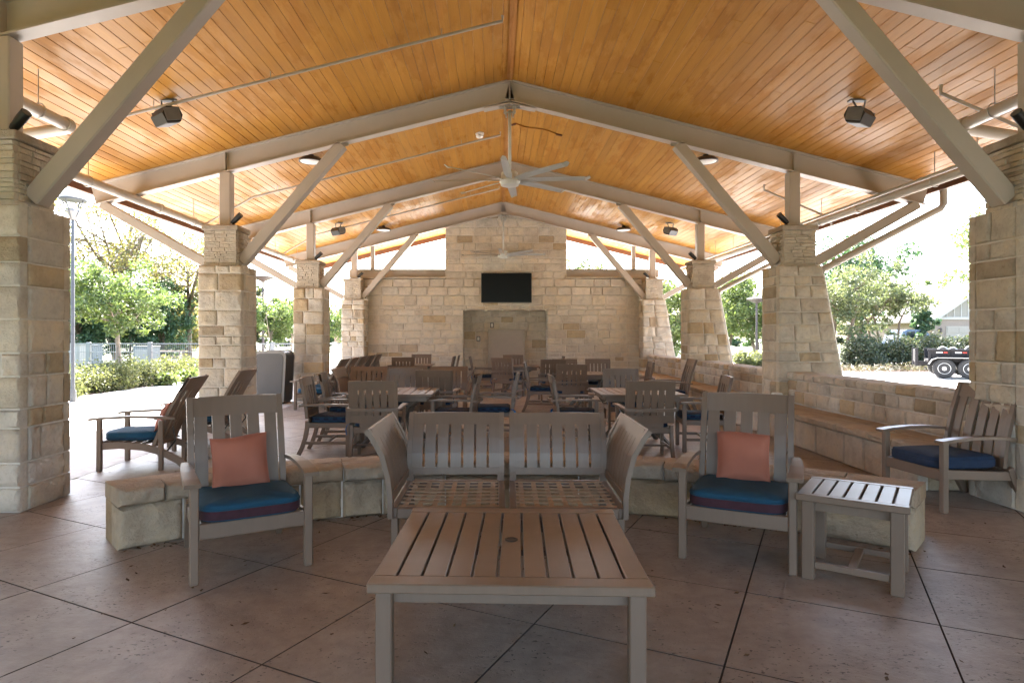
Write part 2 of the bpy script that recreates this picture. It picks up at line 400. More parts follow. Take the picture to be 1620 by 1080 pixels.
def stone_face(parent, ploc, o, u, nrm, u0, u1, zs, rng, wr=(0.22, 0.5), depth=0.08, gap=0.014, tan=0.13, stuff_below=None, collect=None, **kw):
    # plane through o, horizontal axis u, outward normal nrm; u0,u1 may be functions of z
    o, u, nrm = Vector(o), Vector(u).normalized(), Vector(nrm).normalized()
    F0 = u0 if callable(u0) else (lambda z: u0); F1 = u1 if callable(u1) else (lambda z: u1)
    for a, b in zip(zs[:-1], zs[1:]):
        s0, e0, s1, e1 = F0(a), F1(a), F0(b), F1(b)
        tot = (e0-s0+e1-s1)/2
        if tot < 0.05: continue
        ws = []
        while sum(ws) < tot: ws.append(rng.uniform(*wr)*(1.15 if b-a > 0.2 else 0.95))
        if len(ws) > 1 and sum(ws)-tot > ws[-1]*0.6: ws.pop()
        k = sum(ws); t = 0
        for wi in ws:
            t0, t1 = t/k, (t+wi)/k; t += wi
            pts = []
            for (tt, zz, ss, ee, sg, sz) in ((t0, a, s0, e0, 1, 1), (t1, a, s0, e0, -1, 1), (t1, b, s1, e1, -1, -1), (t0, b, s1, e1, 1, -1)):
                edge = (tt == 0 or tt > 0.9999)
                uu = ss+(ee-ss)*tt+(0 if edge else sg*gap/2)
                pts.append(o+u*uu+Vector((0, 0, zz+sz*gap/2)))
            pro = rng.uniform(0, 0.012)
            c8 = [p+nrm*pro for p in pts]+[p-nrm*depth for p in pts]
            col = stone_col(rng, tan)
            if collect is not None and (stuff_below is None or b < stuff_below):
                vs, fs = block(c8, rng=rng, **kw); collect.add([v-Vector(ploc) for v in vs], fs)
            else: put_stone(parent, c8, rng, col, ploc, smooth=kw.get('coh', False), **kw)
# ================================================================== THE SETTING
AX = 0.22                                   # pavilion axis
SL = 0.25; RIDGE = 5.68                     # roof slope and underside height at the ridge
FY = [5.75, 10.45, 15.2, 19.85, 1.05, -3.65]             # steel frame lines; last pair added out of view to shape the light
CY = [5.43, 10.15, 14.9, 19.55, 0.73, -3.97]             # column front faces; last pair added out of view to block light
EAVE = 6.9; ROOF_Y0, ROOF_Y1 = -7.6, 22.9  # near roof end extended out of view to darken the foreground
def deck_z(x): return RIDGE-SL*abs(x-AX)

def sheet(name, x0, x1, y0, y1, z, mat):
    mb = MB(); mb.add([(x0, y0, z), (x1, y0, z), (x1, y1, z), (x0, y1, z)], [(0, 1, 2, 3)])
    return obj(name, mb, mat, kind='structure')
sheet('ground', -900, 900, -900, 900, -0.03, 'lawn')
sheet('planting_bed', -14.2, -10.45, -2, 34, -0.018, 'mulch')
sheet('added_gravel_bed', 5.3, 18, -9, 14, -0.024, 'gravel')  # unseen ground added to cut green bounce from the lawn
sheet('driveway', 6.6, 60, 14, 27.3, -0.02, 'drive_concrete')
sheet('bounce_patio', -7, 6.6, 23.2, 34, -0.012, 'drive_concrete')  # concrete added behind the wall to bounce sun under the gable
sheet('path', 9, 40, 35.5, 37.5, -0.016, 'drive_concrete')
sheet('planting_strip', 12.5, 60, 27.3, 33.5, -0.022, 'mulch')
sheet('side_path', 5.3, 6.6, 14, 27.3, -0.014, 'drive_concrete')

# walkway slabs, left of the columns
rng = random.Random(5)
wk = obj('walkway', MB().box((-7.45, 18.9, -0.06), (5.98, 30.5, 0.08)), 'joint_dark', kind='structure')
for i in range(2):
    for j in range(3, 13):
        x0, x1 = -10.45+i*3.0, -10.45+(i+1)*3.0
        y0, y1 = -6+j*3.05, -6+(j+1)*3.05
        obj('slab', MB().box(((x0+x1)/2, (y0+y1)/2, -0.02), (x1-x0-0.012, y1-y0-0.012, 0.04), b=0.006), 'walk_concrete', wk)
obj('edge_band', MB().box((-7.45, 34.3, -0.02), (5.98, 0.5, 0.04), b=0.006), 'walk_concrete', wk)

# pavilion floor: square panels on a grid turned by 27 degrees
FX0, FX1, FY0, FY1 = -4.45, 5.3, -8.0, 23.2
fl = obj('floor', MB().box(((FX0+FX1)/2, (FY0+FY1)/2, -0.07), (FX1-FX0, FY1-FY0, 0.1)), 'joint_dark', kind='structure')
ca, sa = math.cos(R(27)), math.sin(R(27)); G = 0.944
def clip_poly(poly):
    for ax_, lim, sg in ((0, FX0, 1), (0, FX1, -1), (1, FY0, 1), (1, FY1, -1)):
        out = []
        for i in range(len(poly)):
            a, b = poly[i], poly[(i+1) % len(poly)]; da, db = (a[ax_]-lim)*sg, (b[ax_]-lim)*sg
            if da >= 0: out.append(a)
            if da*db < 0:
                t = da/(da-db); out.append((a[0]+(b[0]-a[0])*t, a[1]+(b[1]-a[1])*t))
        poly = out
        if not poly: return poly
    return poly
rest = MB(); panels = []
for i in range(-30, 30):
    for j in range(-30, 40):
        b0 = -0.394+G*i; a0 = 3.06+G*j; g = 0.0033; q = []
        for (b_, a_) in ((b0+g, a0+g), (b0+G-g, a0+g), (b0+G-g, a0+G-g), (b0+g, a0+G-g)):
            q.append((b_*ca+a_*sa, -b_*sa+a_*ca))
        q = clip_poly(q)
        if len(q) < 3: continue
        ar = 0.5*abs(sum(q[k][0]*q[(k+1) % len(q)][1]-q[(k+1) % len(q)][0]*q[k][1] for k in range(len(q))))
        if ar < 0.003: continue
        cx, cy = sum(p[0] for p in q)/len(q), sum(p[1] for p in q)/len(q)
        panels.append((0 if cy > 1.2 else 1, cy, cx, q))
panels.sort(key=lambda t: t[:3])
for n_, (_, cy, cx, q) in enumerate(panels):
    tilt = rng.uniform(-0.0008, 0.0008)
    # chamfered slab: outer ring a little lower than the face
    k = len(q); ins = 0.002
    inner = [(p[0]+(cx-p[0])*ins/max(0.05, math.hypot(p[0]-cx, p[1]-cy)), p[1]+(cy-p[1])*ins/max(0.05, math.hypot(p[0]-cx, p[1]-cy))) for p in q]
    vs = [(p[0]-cx, p[1]-cy, 0.0) for p in inner]+[(p[0]-cx, p[1]-cy, -0.0025) for p in q]+[(p[0]-cx, p[1]-cy, -0.022) for p in q]
    fs = [tuple(range(k))]+[(i, i+k, (i+1) % k+k, (i+1) % k) for i in range(k)]+[(i+k, i+2*k, (i+1) % k+2*k, (i+1) % k+k) for i in range(k)]
    if n_ < 285:
        me = mesh_of(MB().add(vs, fs), 'floor_concrete'); me.materials.append(MATS['joint_dark'])
        me.polygons.foreach_set('material_index', [0]+[1]*(len(fs)-1)); obj('panel', me, None, fl, loc=(cx, cy, tilt))
    else: rest.add([(v[0]+cx, v[1]+cy, v[2]) for v in vs], fs)
if rest.v: obj('panel_field', rest, 'floor_concrete', fl, kind='stuff')

# ================================================================== ROOF
roof = thing('pavilion_roof', 'broad gabled roof lined with varnished orange wood boards', 'roof')
PW = 0.1395; nrow = int(round(EAVE/ (PW*math.cos(math.atan(SL)))))
rng = random.Random(11); PWx = EAVE/nrow
WOOD = [(0.47, 0.222, 0.036), (0.45, 0.210, 0.033), (0.49, 0.235, 0.040), (0.44, 0.206, 0.033), (0.48, 0.228, 0.038), (0.46, 0.216, 0.035)]
cnt = 0
for sgn in (-1, 1):
    ang = math.atan(SL)*(-sgn)
    for i in range(nrow):
        xm = (i+0.5)*PWx; x = AX+sgn*xm
        cuts = [ROOF_Y0]
        if i % 2 == 0: cuts += sorted(rng.sample([3.2, 7.6, 8.9, 11.9, 13.4, 16.7, 18.3], 2)) if i % 4 == 0 else [rng.choice([7.2, 8.6, 12.6, 13.6, 17.4])]
        else: cuts += [rng.choice([6.9, 9.2, 12.1, 14.2, 16.9])] if i % 3 else []
        cuts.append(ROOF_Y1)
        for a, b in zip(cuts[:-1], cuts[1:]):
            kk = rng.uniform(0.95, 1.05); col = tuple(c*kk for c in rng.choice(WOOD))
            mb = MB().box((0, 0, 0), (PWx/math.cos(math.atan(SL))-0.003, b-a-0.002, 0.03), Matrix.Rotation(math.atan(SL)*sgn, 3, 'Y'), b=0.0045)
            obj('board', mb, 'deck_wood', roof, loc=(x, (a+b)/2, deck_z(x)+0.0155+rng.uniform(-0.001, 0.001)), col=col); cnt += 1
for sgn in (-1, 1):
    e = AX+sgn*EAVE; ze = deck_z(e)
    # metal sheet above, with thickness
    mb = MB(); t0, t1 = 0.034, 0.10
    mb.prism([(AX, ROOF_Y0-0.1, RIDGE+t0), (e+sgn*0.12, ROOF_Y0-0.1, ze+t0-0.03), (e+sgn*0.12, ROOF_Y0-0.1, ze+t1-0.03), (AX, ROOF_Y0-0.1, RIDGE+t1)], (0, ROOF_Y1-ROOF_Y0+0.2, 0))
    obj('roof_sheet', mb, 'roof_metal', roof)
    obj('eave_fascia', MB().box((e+sgn*0.02, (ROOF_Y0+ROOF_Y1)/2, ze-0.02), (0.035, ROOF_Y1-ROOF_Y0, 0.17), b=0.004), 'fascia_brown', roof)
    gm = MB(); gx = e+sgn*0.09
    gm.sweep([(gx-0.05, 0, 0)]*1+[(gx-0.05, 1, 0)], 0.01, 0.01) if False else None
    gm.box((gx, (ROOF_Y0+ROOF_Y1)/2, ze-0.095), (0.10, ROOF_Y1-ROOF_Y0, 0.012)); gm.box((gx+sgn*0.056, (ROOF_Y0+ROOF_Y1)/2, ze-0.03), (0.012, ROOF_Y1-ROOF_Y0, 0.14))
    obj('gutter', gm, 'steel_paint', roof)
    for yy in (ROOF_Y0-0.02, ROOF_Y1+0.02):
        fm = MB().prism([(AX, yy-0.018, RIDGE-0.16), (e, yy-0.018, ze-0.16), (e, yy-0.018, ze+0.03), (AX, yy-0.018, RIDGE+0.03)], (0, 0.036, 0))
        obj('gable_fascia', fm, 'fascia_brown', roof)
obj('ridge_trim', MB().prism([(AX-0.045, ROOF_Y0, RIDGE-0.018), (AX, ROOF_Y0, RIDGE-0.008), (AX+0.045, ROOF_Y0, RIDGE-0.018), (AX+0.045, ROOF_Y0, RIDGE-0.03), (AX, ROOF_Y0, RIDGE-0.022), (AX-0.045, ROOF_Y0, RIDGE-0.03)], (0, ROOF_Y1-ROOF_Y0, 0)), 'deck_wood', roof, col=(0.43, 0.19, 0.05))

# ================================================================== STEEL FRAMES
def ibeam(mb, p, q, depth, fw, up):
    p, q, up = Vector(p), Vector(q), Vector(up).normalized(); tf = 0.02
    for off, w_, h_ in ((-tf/2, fw, tf), (-depth+tf/2, fw, tf), (-depth/2, 0.014, depth-2*tf)):
        mb.bar(p+up*off, q+up*off, w_, h_, up)
frames = []
BOLT_X = mesh_of(MB().tube([(-0.009, 0, 0), (0.009, 0, 0)], 0.014, 6), 'galvanised'); BOLT_Z = mesh_of(MB().tube([(0, 0, -0.010), (0, 0, 0.010)], 0.013, 6), 'galvanised')
ordn = ['nearest', 'second', 'third', 'farthest']
for n_, y in enumerate(FY):
    f = thing('steel_frame', ['nearest steel roof frame, cut by the top corners of the picture', 'steel roof frame carrying the large near ceiling fan', 'steel roof frame in the middle, third from the front', 'farthest steel roof frame, just before the fireplace wall', 'added steel roof frame overhead, out of view above the viewpoint', 'added steel roof frame out of view behind the viewpoint'][n_], 'steel frame', (AX, y, 0), 0, 'steel roof frames')
    BD = 0.34; FW = 0.17; c = math.cos(math.atan(SL))
    for s in (-1, 1):
        mb = MB(); up = Vector((s*SL, 0, 1)).normalized()
        ibeam(mb, (0, 0, RIDGE-0.004), (s*(EAVE-0.05), 0, RIDGE-0.004-SL*(EAVE-0.05)), BD, FW, up)
        rf = obj('rafter', mb, 'steel_paint', f)
        bz = lambda x: RIDGE-SL*x-BD/c
        px = 4.63
        for sx in (px,):
            sm = MB()
            for k in (-1, 1): sm.box((s*sx, k*0.045, RIDGE-SL*sx-BD/c/2-0.004), (0.012, 0.076, BD-0.05))
            obj('stiffener', sm, 'steel_paint', rf)
        obj('post', MB().box((s*px, 0, (3.29+bz(px))/2), (0.18, 0.18, bz(px)-3.29-0.002), b=0.012), 'steel_paint', f)
        obj('base_plate', MB().box((s*px, 0, 3.297), (0.26, 0.26, 0.016), b=0.003), 'steel_paint', f)
        # inner brace, from column shoulder up to the rafter
        b0, b1 = Vector((s*4.37, 0, 2.72)), Vector((s*2.74, 0, bz(2.74)-0.01))
        obj('brace', MB().bar(b0, b1, 0.17, 0.17, b=0.012), 'steel_paint', f)
        obj('gusset', MB().bar(b1+Vector((-s*0.10, 0, 0.03)), b1+Vector((s*0.16, 0, 0.0)), 0.02, 0.10), 'steel_paint', f)
        obj('brace_shoe', MB().box((s*4.40, 0, 2.74), (0.03, 0.22, 0.26), b=0.004), 'steel_paint', f)
        for dy in (-0.085, 0.085):
            for dz in (-0.10, 0.10): obj('bolt', BOLT_X, None, f, loc=(s*4.379, dy, 2.74+dz))
        for dx in (-0.105, 0.105):
            for dy in (-0.105, 0.105): obj('bolt', BOLT_Z, None, f, loc=(s*px+dx, dy, 3.315))
        # outer brace to the beam end
        o0, o1 = Vector((s*4.97, 0, 2.70)), Vector((s*6.66, 0, bz(6.66)-0.01))
        obj('outer_brace', MB().bar(o0, o1, 0.15, 0.15, b=0.012), 'steel_paint', f)
    am = MB()
    for k in (-1, 1): am.box((0, k*0.05, RIDGE-BD/2-0.02), (0.016, 0.085, BD-0.04))
    am.prism([(-0.42, -0.09, RIDGE-BD-0.13), (0, -0.09, RIDGE-BD-0.045), (0.42, -0.09, RIDGE-BD-0.13), (0.42, -0.09, RIDGE-BD-0.145), (0, -0.09, RIDGE-BD-0.06), (-0.42, -0.09, RIDGE-BD-0.145)], (0, 0.18, 0))
    obj('apex_plate', am, 'steel_paint', f)
    frames.append(f)

# ================================================================== STONE COLUMNS
def column(k, side, yf, label):
    rng = random.Random(100*k+(7 if side > 0 else 3))
    D = 0.64; inner, outer_t, outer_b = 4.27, 4.96, (5.42 if side > 0 else 4.96)
    z1 = 2.63; xc = AX+side*4.62; loc = (xc, yf+D/2, 0)
    root = thing('stone_column', label, 'column', loc, 0, 'stone columns of the pavilion')
    pl = Vector(loc)
    OUT = lambda z: outer_b+(outer_t-outer_b)*z/z1
    xi = AX+side*inner
    zs = courses(rng, 0.0, z1, [0.16, 0.21, 0.26, 0.29])
    sgn = side
    dp = 0.085
    # mortar core
    i0 = 0.011
    q = [(side*inner+side*i0, 0), (side*OUT(0)-side*i0, 0), (side*OUT(z1)-side*i0, z1-0.004), (side*inner+side*i0, z1-0.004)]
    core = MB().prism([(AX+a-pl.x, -D/2+i0, b) for a, b in q], (0, D-2*i0, 0))
    obj('mortar_core', core, 'mortar', root)
    # front and back
    u0, u1 = (lambda z: 0.0), (lambda z: OUT(z)-inner)
    wr = (0.2, 0.42)
    stone_face(root, pl, (xi, yf, 0), (side, 0, 0), (0, -1, 0), 0.0, u1, zs, rng, wr, dp, tan=0.17, nx=6, nz=4, rough=0.030, ch=0.014, coh=True)
    stone_face(root, pl, (xi, yf+D, 0), (side, 0, 0), (0, 1, 0), 0.0, u1, zs, rng, wr, dp, tan=0.17, nx=2, nz=1)
    # inner face
    stone_face(root, pl, (xi, yf, 0), (0, 1, 0), (-side, 0, 0), dp+0.012, D-dp-0.012, zs, rng, (0.2, 0.45), 0.06, tan=0.2, nx=6, nz=4, rough=0.024, ch=0.013, coh=True)
    # outer face (sloping on the right-hand row)
    for a, b in zip(zs[:-1], zs[1:]):
        for s0, s1 in ((dp+.012, D/2-.007), (D/2+.007, D-dp-.012)):
            g = 0.007; xa, xb = AX+side*OUT(a+g), AX+side*OUT(b-g)
            c8 = [(xa, yf+s0, a+g), (xa, yf+s1, a+g), (xb, yf+s1, b-g), (xb, yf+s0, b-g)]
            c8 += [(p[0]-side*0.06, p[1], p[2]) for p in c8]
            put_stone(root, c8, rng, stone_col(rng, .15), pl, nx=2, nz=1)
    # narrower upper pier of thin ledgestone
    ci, co, cy0, cy1 = 4.39, 4.91, yf+0.09, yf+D-0.05
    z2 = 3.20
    core = MB().box((AX+side*(ci+co)/2-pl.x, (cy0+cy1)/2-pl.y, (z1+z2)/2), (co-ci-0.024, cy1-cy0-0.024, z2-z1))
    obj('mortar_core', core, 'mortar', root)
    zs = courses(rng, z1, z2, [0.038, 0.05, 0.062])
    coll = None if k == 0 else MB()
    kw = dict(depth=0.05, gap=0.006, tan=0.05, ch=0.005, rough=0.006, nx=2, nz=1, collect=coll)
    xi2, xo2 = AX+side*ci, AX+side*co
    stone_face(root, pl, (xi2, cy0, 0), (side, 0, 0), (0, -1, 0), 0, co-ci, zs, rng, (0.12, 0.3), **kw)
    stone_face(root, pl, (xi2, cy0, 0), (0, 1, 0), (-side, 0, 0), 0.055, cy1-cy0-0.055, zs, rng, (0.12, 0.3), **kw)
    kw['collect'] = coll if coll is not None else MB()
    stone_face(root, pl, (xi2, cy1, 0), (side, 0, 0), (0, 1, 0), 0, co-ci, zs, rng, (0.12, 0.3), **kw)
    stone_face(root, pl, (xo2, cy0, 0), (0, 1, 0), (side, 0, 0), 0.055, cy1-cy0-0.055, zs, rng, (0.12, 0.3), **kw)
    obj('ledgestone', kw['collect'], 'stone', root, kind='stuff', col=(0.57, 0.51, 0.44))
    obj('cap_slab', MB().box((AX+side*(ci+co)/2-pl.x, (cy0+cy1)/2-pl.y, z2+0.043), (co-ci+0.06, cy1-cy0+0.06, 0.08), b=0.01), 'stone', root, col=(0.44, 0.38, 0.32))
    return root
nm = ['nearest', 'second', 'third', 'farthest']
for k in range(6):
    column(k, -1, CY[k], ['grey shaded stone column at the left edge of the picture', 'stone column beside the two reclining chairs, second on the left', 'stone column on the left just behind the grey waste bin', 'farthest stone column on the left, against the fireplace wall', 'added stone column out of view on the left beside the viewpoint', 'added stone column out of view behind the viewpoint on the left'][k])
    column(k, 1, CY[k], ['stone column at the right edge of the picture', 'stone column with sloping outer side, nearest the parked trailer in view', 'stone column with sloping outer side, third on the right', 'farthest stone column on the right, against the fireplace wall', 'added stone column out of view on the right beside the viewpoint', 'added stone column out of view behind the viewpoint on the right'][k])

# ================================================================== FIREPLACE WALL
WY = 20.12
rng = random.Random(77)
fw = thing('fireplace_wall', 'cream stone wall with a fireplace recess and tall chimney breast', 'wall', (0.3, WY, 0))
pl = Vector((0.3, WY, 0)); XL, XR = AX-4.29, AX+4.29; RX0, RX1, RZ = -1.05, 1.62, 2.34; CX0, CX1 = -1.60, 2.22; WT = 3.31
infill = MB(); HS = [0.13, 0.19, 0.24, 0.27]
core = MB()
core.box(((XL+RX0)/2-pl.x, 0.41, WT/2), (RX0-XL-0.03, 0.8, WT-0.01)); core.box(((XR+RX1)/2-pl.x, 0.41, WT/2), (XR-RX1-0.03, 0.8, WT-0.01))
core.box(((RX0+RX1)/2-pl.x, 0.41, (RZ+WT)/2+0.02), (RX1-RX0+0.02, 0.8, WT-RZ-0.05))
core.box(((RX0+RX1)/2-pl.x, 0.765, RZ/2), (RX1-RX0+0.02, 0.11, RZ))
core.prism([(CX0+0.02-pl.x, 0.011, WT-0.01), (CX1-0.02-pl.x, 0.011, WT-0.01), (CX1-0.02-pl.x, 0.011, deck_z(CX1)-0.01), (AX-pl.x, 0.011, RIDGE-0.01), (CX0+0.02-pl.x, 0.011, deck_z(CX0)-0.01)], (0, 0.8, 0))
obj('mortar_core', core, 'mortar', fw)
kw = dict(depth=0.09, gap=0.016, tan=0.06, rough=0.012)
W = (0.3, 0.62)
low = courses(rng, 0, RZ, HS)
stone_face(fw, pl, (0, WY, 0), (1, 0, 0), (0, -1, 0), XL, RX0, low, rng, W, collect=infill, stuff_below=0.75, **kw)
stone_face(fw, pl, (0, WY, 0), (1, 0, 0), (0, -1, 0), RX1, XR, low, rng, W, collect=infill, stuff_below=0.75, **kw)
LED = 2.79
stone_face(fw, pl, (0, WY, 0), (1, 0, 0), (0, -1, 0), XL, XR, courses(rng, RZ, LED, HS), rng, W, **kw)
XL2, XR2 = AX-4.5, AX+4.5
core = MB()
for s in (-1, 1): core.box((AX+s*4.38-pl.x, 0.47, 2.97), (0.22, 0.7, 0.66))
obj('mortar_core', core, 'mortar', fw)
stone_face(fw, pl, (0, WY-0.03, 0), (1, 0, 0), (0, -1, 0), XL2, XR2, courses(rng, LED, WT, [0.17, 0.25]), rng, W, depth=0.12, gap=0.016, tan=0.06, rough=0.012)
lim = lambda z, lo: lo
zc = courses(rng, WT, 5.62, [0.13, 0.17, 0.23, 0.27])
stone_face(fw, pl, (0, WY, 0), (1, 0, 0), (0, -1, 0), lambda z: max(CX0, AX-(RIDGE-z)/SL+0.02), lambda z: min(CX1, AX+(RIDGE-z)/SL-0.02), zc, rng, W, **kw)
for s, xx in ((-1, CX0), (1, CX1)):
    stone_face(fw, pl, (xx, WY, 0), (0, 1, 0), (s, 0, 0), 0.1, 0.8, [z for z in zc if z < 5.2], rng, W, depth=0.06, gap=0.016, collect=infill)
rec = courses(rng, 0, RZ, HS)
stone_face(fw, pl, (0, WY+0.70, 0), (1, 0, 0), (0, -1, 0), RX0, RX1, rec, rng, W, depth=0.06, gap=0.016, tan=0.12, collect=infill, stuff_below=0.75)
stone_face(fw, pl, (RX0, WY+0.1, 0), (0, 1, 0), (1, 0, 0), 0, 0.6, low, rng, (0.3, 0.5), depth=0.06, gap=0.016, tan=0.12, collect=infill)
stone_face(fw, pl, (RX1, WY+0.1, 0), (0, 1, 0), (-1, 0, 0), 0, 0.6, low, rng, (0.3, 0.5), depth=0.06, gap=0.016, tan=0.12, collect=infill)
stone_face(fw, pl, (0, WY+0.82, 0), (1, 0, 0), (0, 1, 0), XL, XR, courses(rng, 0, WT, HS), rng, (0.5, 0.9), depth=0.04, gap=0.016, collect=infill, nx=1, nz=1)
obj('stone_infill', infill, 'stone', fw, kind='stuff', col=(0.56, 0.50, 0.425))
obj('lintel', MB().box(((RX0+RX1)/2-pl.x, 0.03, RZ+0.012), (RX1-RX0+0.12, 0.16, 0.05), b=0.005), 'stone', fw, col=(0.5, 0.45, 0.38))
obj('wall_coping', MB().box(((XL2+CX0)/2-pl.x, 0.36, WT+0.03), (CX0-XL2+0.02, 0.86, 0.055), b=0.01), 'stone', fw, col=(0.5, 0.45, 0.38))
obj('wall_coping', MB().box(((XR2+CX1)/2-pl.x, 0.36, WT+0.03), (XR2-CX1+0.02, 0.86, 0.055), b=0.01), 'stone', fw, col=(0.5, 0.45, 0.38))
fs_ = obj('firebox_cover', MB().box((0.03, 0.63, 0.86), (1.05, 0.05, 1.62), b=0.006), 'panel_grey', fw)
fm = MB()
for c_, s_ in (((0.03-0.56, 0.62, 0.88), (0.07, 0.08, 1.70)), ((0.03+0.56, 0.62, 0.88), (0.07, 0.08, 1.70)), ((0.03, 0.62, 1.70), (1.05, 0.078, 0.06))): fm.box(c_, s_, b=0.006)
obj('cover_frame', fm, 'trim_white', fs_)
for (x, z) in ((-0.88, 1.42), (-0.44, 1.86)):
    o_ = obj('outlet_box', MB().box((x, 0.665, z), (0.12, 0.05, 0.17), b=0.01), 'cabinet_grey', fw)
    obj('outlet_lid', MB().box((x, 0.63, z), (0.07, 0.03, 0.11), b=0.008), 'white_plastic', o_)

for s, x0, x1 in ((-1, AX-4.9, CX0-0.01), (1, CX1+0.01, AX+4.95)):
    t = thing('tie_beam', 'steel beam on the %s shoulder of the fireplace wall' % ('left' if s < 0 else 'right'), 'beam', ((x0+x1)/2, WY+0.2, WT+0.06), 0, 'steel beams on the fireplace wall')
    mb = MB(); hl = (x1-x0)/2
    for z, w_, h_ in ((0.01, 0.16, 0.02), (0.25, 0.16, 0.02), (0.13, 0.014, 0.22)): mb.box((0, 0, z), (2*hl, w_, h_))
    obj('girder', mb, 'steel_paint', t)
    cx = (x0+x1)/2
    xw = AX+s*4.15; obj('post', MB().box((xw-cx, 0, (0.262+deck_z(xw)-WT-0.08)/2), (0.12, 0.12, deck_z(xw)-WT-0.08-0.262), b=0.01), 'steel_paint', t)

# ================================================================== RIGHT-HAND LOW WALLS AND BENCH
WX = AX+4.42; WO = WX+0.36
segs = [(CY[0]+0.65, CY[1]-0.01), (CY[1]+0.65, CY[2]-0.01), (CY[2]+0.65, CY[3]-0.01)]
for k, (y0, y1) in enumerate(segs):
    rng = random.Random(300+k); H = 0.93
    t = thing('low_wall', ['low stone wall in front of the trailer, nearest bay on the right', 'low stone wall between the second and third right columns', 'low stone wall in the bay nearest the fireplace wall on the right'][k], 'wall', ((WX+WO)/2, (y0+y1)/2, 0), 0, 'low stone walls between right columns')
    pl = Vector(((WX+WO)/2, (y0+y1)/2, 0))
    obj('mortar_core', MB().box((0, 0, (H-0.06)/2), (WO-WX-0.024, y1-y0-0.01, H-0.06)), 'mortar', t)
    kw = dict(depth=0.08, gap=0.015, rough=0.012, ch=0.014)
    hid = MB()
    stone_face(t, pl, (WX, 0, 0), (0, 1, 0), (-1, 0, 0), y0, y1, [0.0, 0.24, 0.46], rng, (0.3, 0.5), collect=hid, **kw)
    stone_face(t, pl, (WX, 0, 0), (0, 1, 0), (-1, 0, 0), y0, y1, [0.46, 0.66, 0.82], rng, (0.24, 0.46), tan=0.28, nx=5, nz=3, coh=True, **dict(kw, rough=0.024))
    stone_face(t, pl, (WO, 0, 0), (0, 1, 0), (1, 0, 0), y0, y1, [0.0, 0.24, 0.46, 0.66, 0.82], rng, (0.3, 0.5), collect=hid, nx=2, nz=1, **kw)
    obj('stone_backing', hid, 'stone', t, kind='stuff', col=(0.56, 0.50, 0.43))
    y = y0
    while y < y1-0.05:
        l = min(rng.uniform(0.22, 0.36), y1-y)
        if y1-(y+l) < 0.15: l = y1-y
        g = 0.006; a, b = y+g, y+l-g; j = rng.uniform(-0.012, 0.012); z0, z1 = 0.828, H+rng.uniform(-0.008, 0.008)
        c8 = [(WX-0.02+j, a, z0), (WX-0.02+j, b, z0), (WX-0.02+j, b, z1), (WX-0.02+j, a, z1), (WO+0.02, a, z0), (WO+0.02, b, z0), (WO+0.02, b, z1), (WO+0.02, a, z1)]
        o_ = put_stone(t, c8, rng, stone_col(rng, 0.12), pl, ch=0.02, rough=0.012); o_.name = 'coping_stone'; y += l
BX0, BX1 = AX+3.84, WX-0.02; BY0, BY1 = CY[0]+0.75, 19.4
rng = random.Random(41)
bn = thing('stone_bench', 'long stone bench with tan flagstone top along the right wall', 'bench', ((BX0+BX1)/2, (BY0+BY1)/2, 0)); pl = Vector(((BX0+BX1)/2, (BY0+BY1)/2, 0))
obj('mortar_core', MB().box((0.02, 0, 0.19), (BX1-BX0-0.06, BY1-BY0-0.06, 0.37)), 'mortar', bn)
stone_face(bn, pl, (BX0+0.03, 0, 0), (0, 1, 0), (-1, 0, 0), BY0, BY1, [0.0, 0.37], rng, (0.3, 0.6), 0.09, gap=0.014, tan=0.05, rough=0.012)
stone_face(bn, pl, (0, BY0+0.01, 0), (1, 0, 0), (0, -1, 0), BX0+0.13, BX1, [0.0, 0.37], rng, (0.3, 0.5), 0.06, gap=0.014)
y = BY0-0.02
while y < BY1:
    l = min(rng.uniform(0.35, 0.75), BY1-y+0.02)
    if l < 0.1: break
    g = 0.005; a, b = y+g, y+l-g; j = rng.uniform(-0.02, 0.02)
    for (xa, xb) in ((BX0-0.02, BX0+0.3+j), (BX0+0.31+j, BX1)):
        z0, z1 = 0.375, 0.455+rng.uniform(-0.006, 0.006)
        c8 = [(xa, a, z0), (xa, b, z0), (xa, b, z1), (xa, a, z1), (xb, a, z0), (xb, b, z0), (xb, b, z1), (xb, a, z1)]
        col = rng.choice([(0.47, 0.385, 0.295), (0.50, 0.41, 0.315), (0.44, 0.35, 0.26), (0.48, 0.41, 0.33)])
        o_ = put_stone(bn, c8, rng, col, pl, ch=0.014, rough=0.012); o_.name = 'flagstone'
    y += l

# ================================================================== CURVED FOREGROUND SEAT WALL
rng = random.Random(9)
CC = Vector((0.12, 1.38, 0)); R0, R1 = 4.12, 4.56
cw = thing('curved_seat_wall', 'curved knee-high stone seat wall behind the slatted seats', 'wall', (CC.x, CC.y+4.3, 0)); pl = Vector((CC.x, CC.y+4.3, 0))
def arc(a, r, z): return CC+Vector((r*math.sin(a), r*math.cos(a), z))
A0, A1 = R(-42), R(42.5)
def arc_blocks(name, z0, z1, wr, r0, r1, tan, cols=None, gap=0.008, **kw):
    a = A0
    while a < A1-0.001:
        l = rng.uniform(*wr)/R0
        if A1-(a+l) < 0.06: l = A1-a
        g = gap/R0/2; p, q = a+g, a+l-g; rj = r0+rng.uniform(-0.012, 0.012); zj = z1+rng.uniform(-0.006, 0.006)
        c8 = [arc(p, rj, z0), arc(q, rj, z0), arc(q, rj, zj), arc(p, rj, zj), arc(p, r1, z0), arc(q, r1, z0), arc(q, r1, zj), arc(p, r1, zj)]
        o_ = put_stone(cw, c8, rng, rng.choice(cols) if cols else stone_col(rng, tan), pl, **kw); o_.name = name; a += l
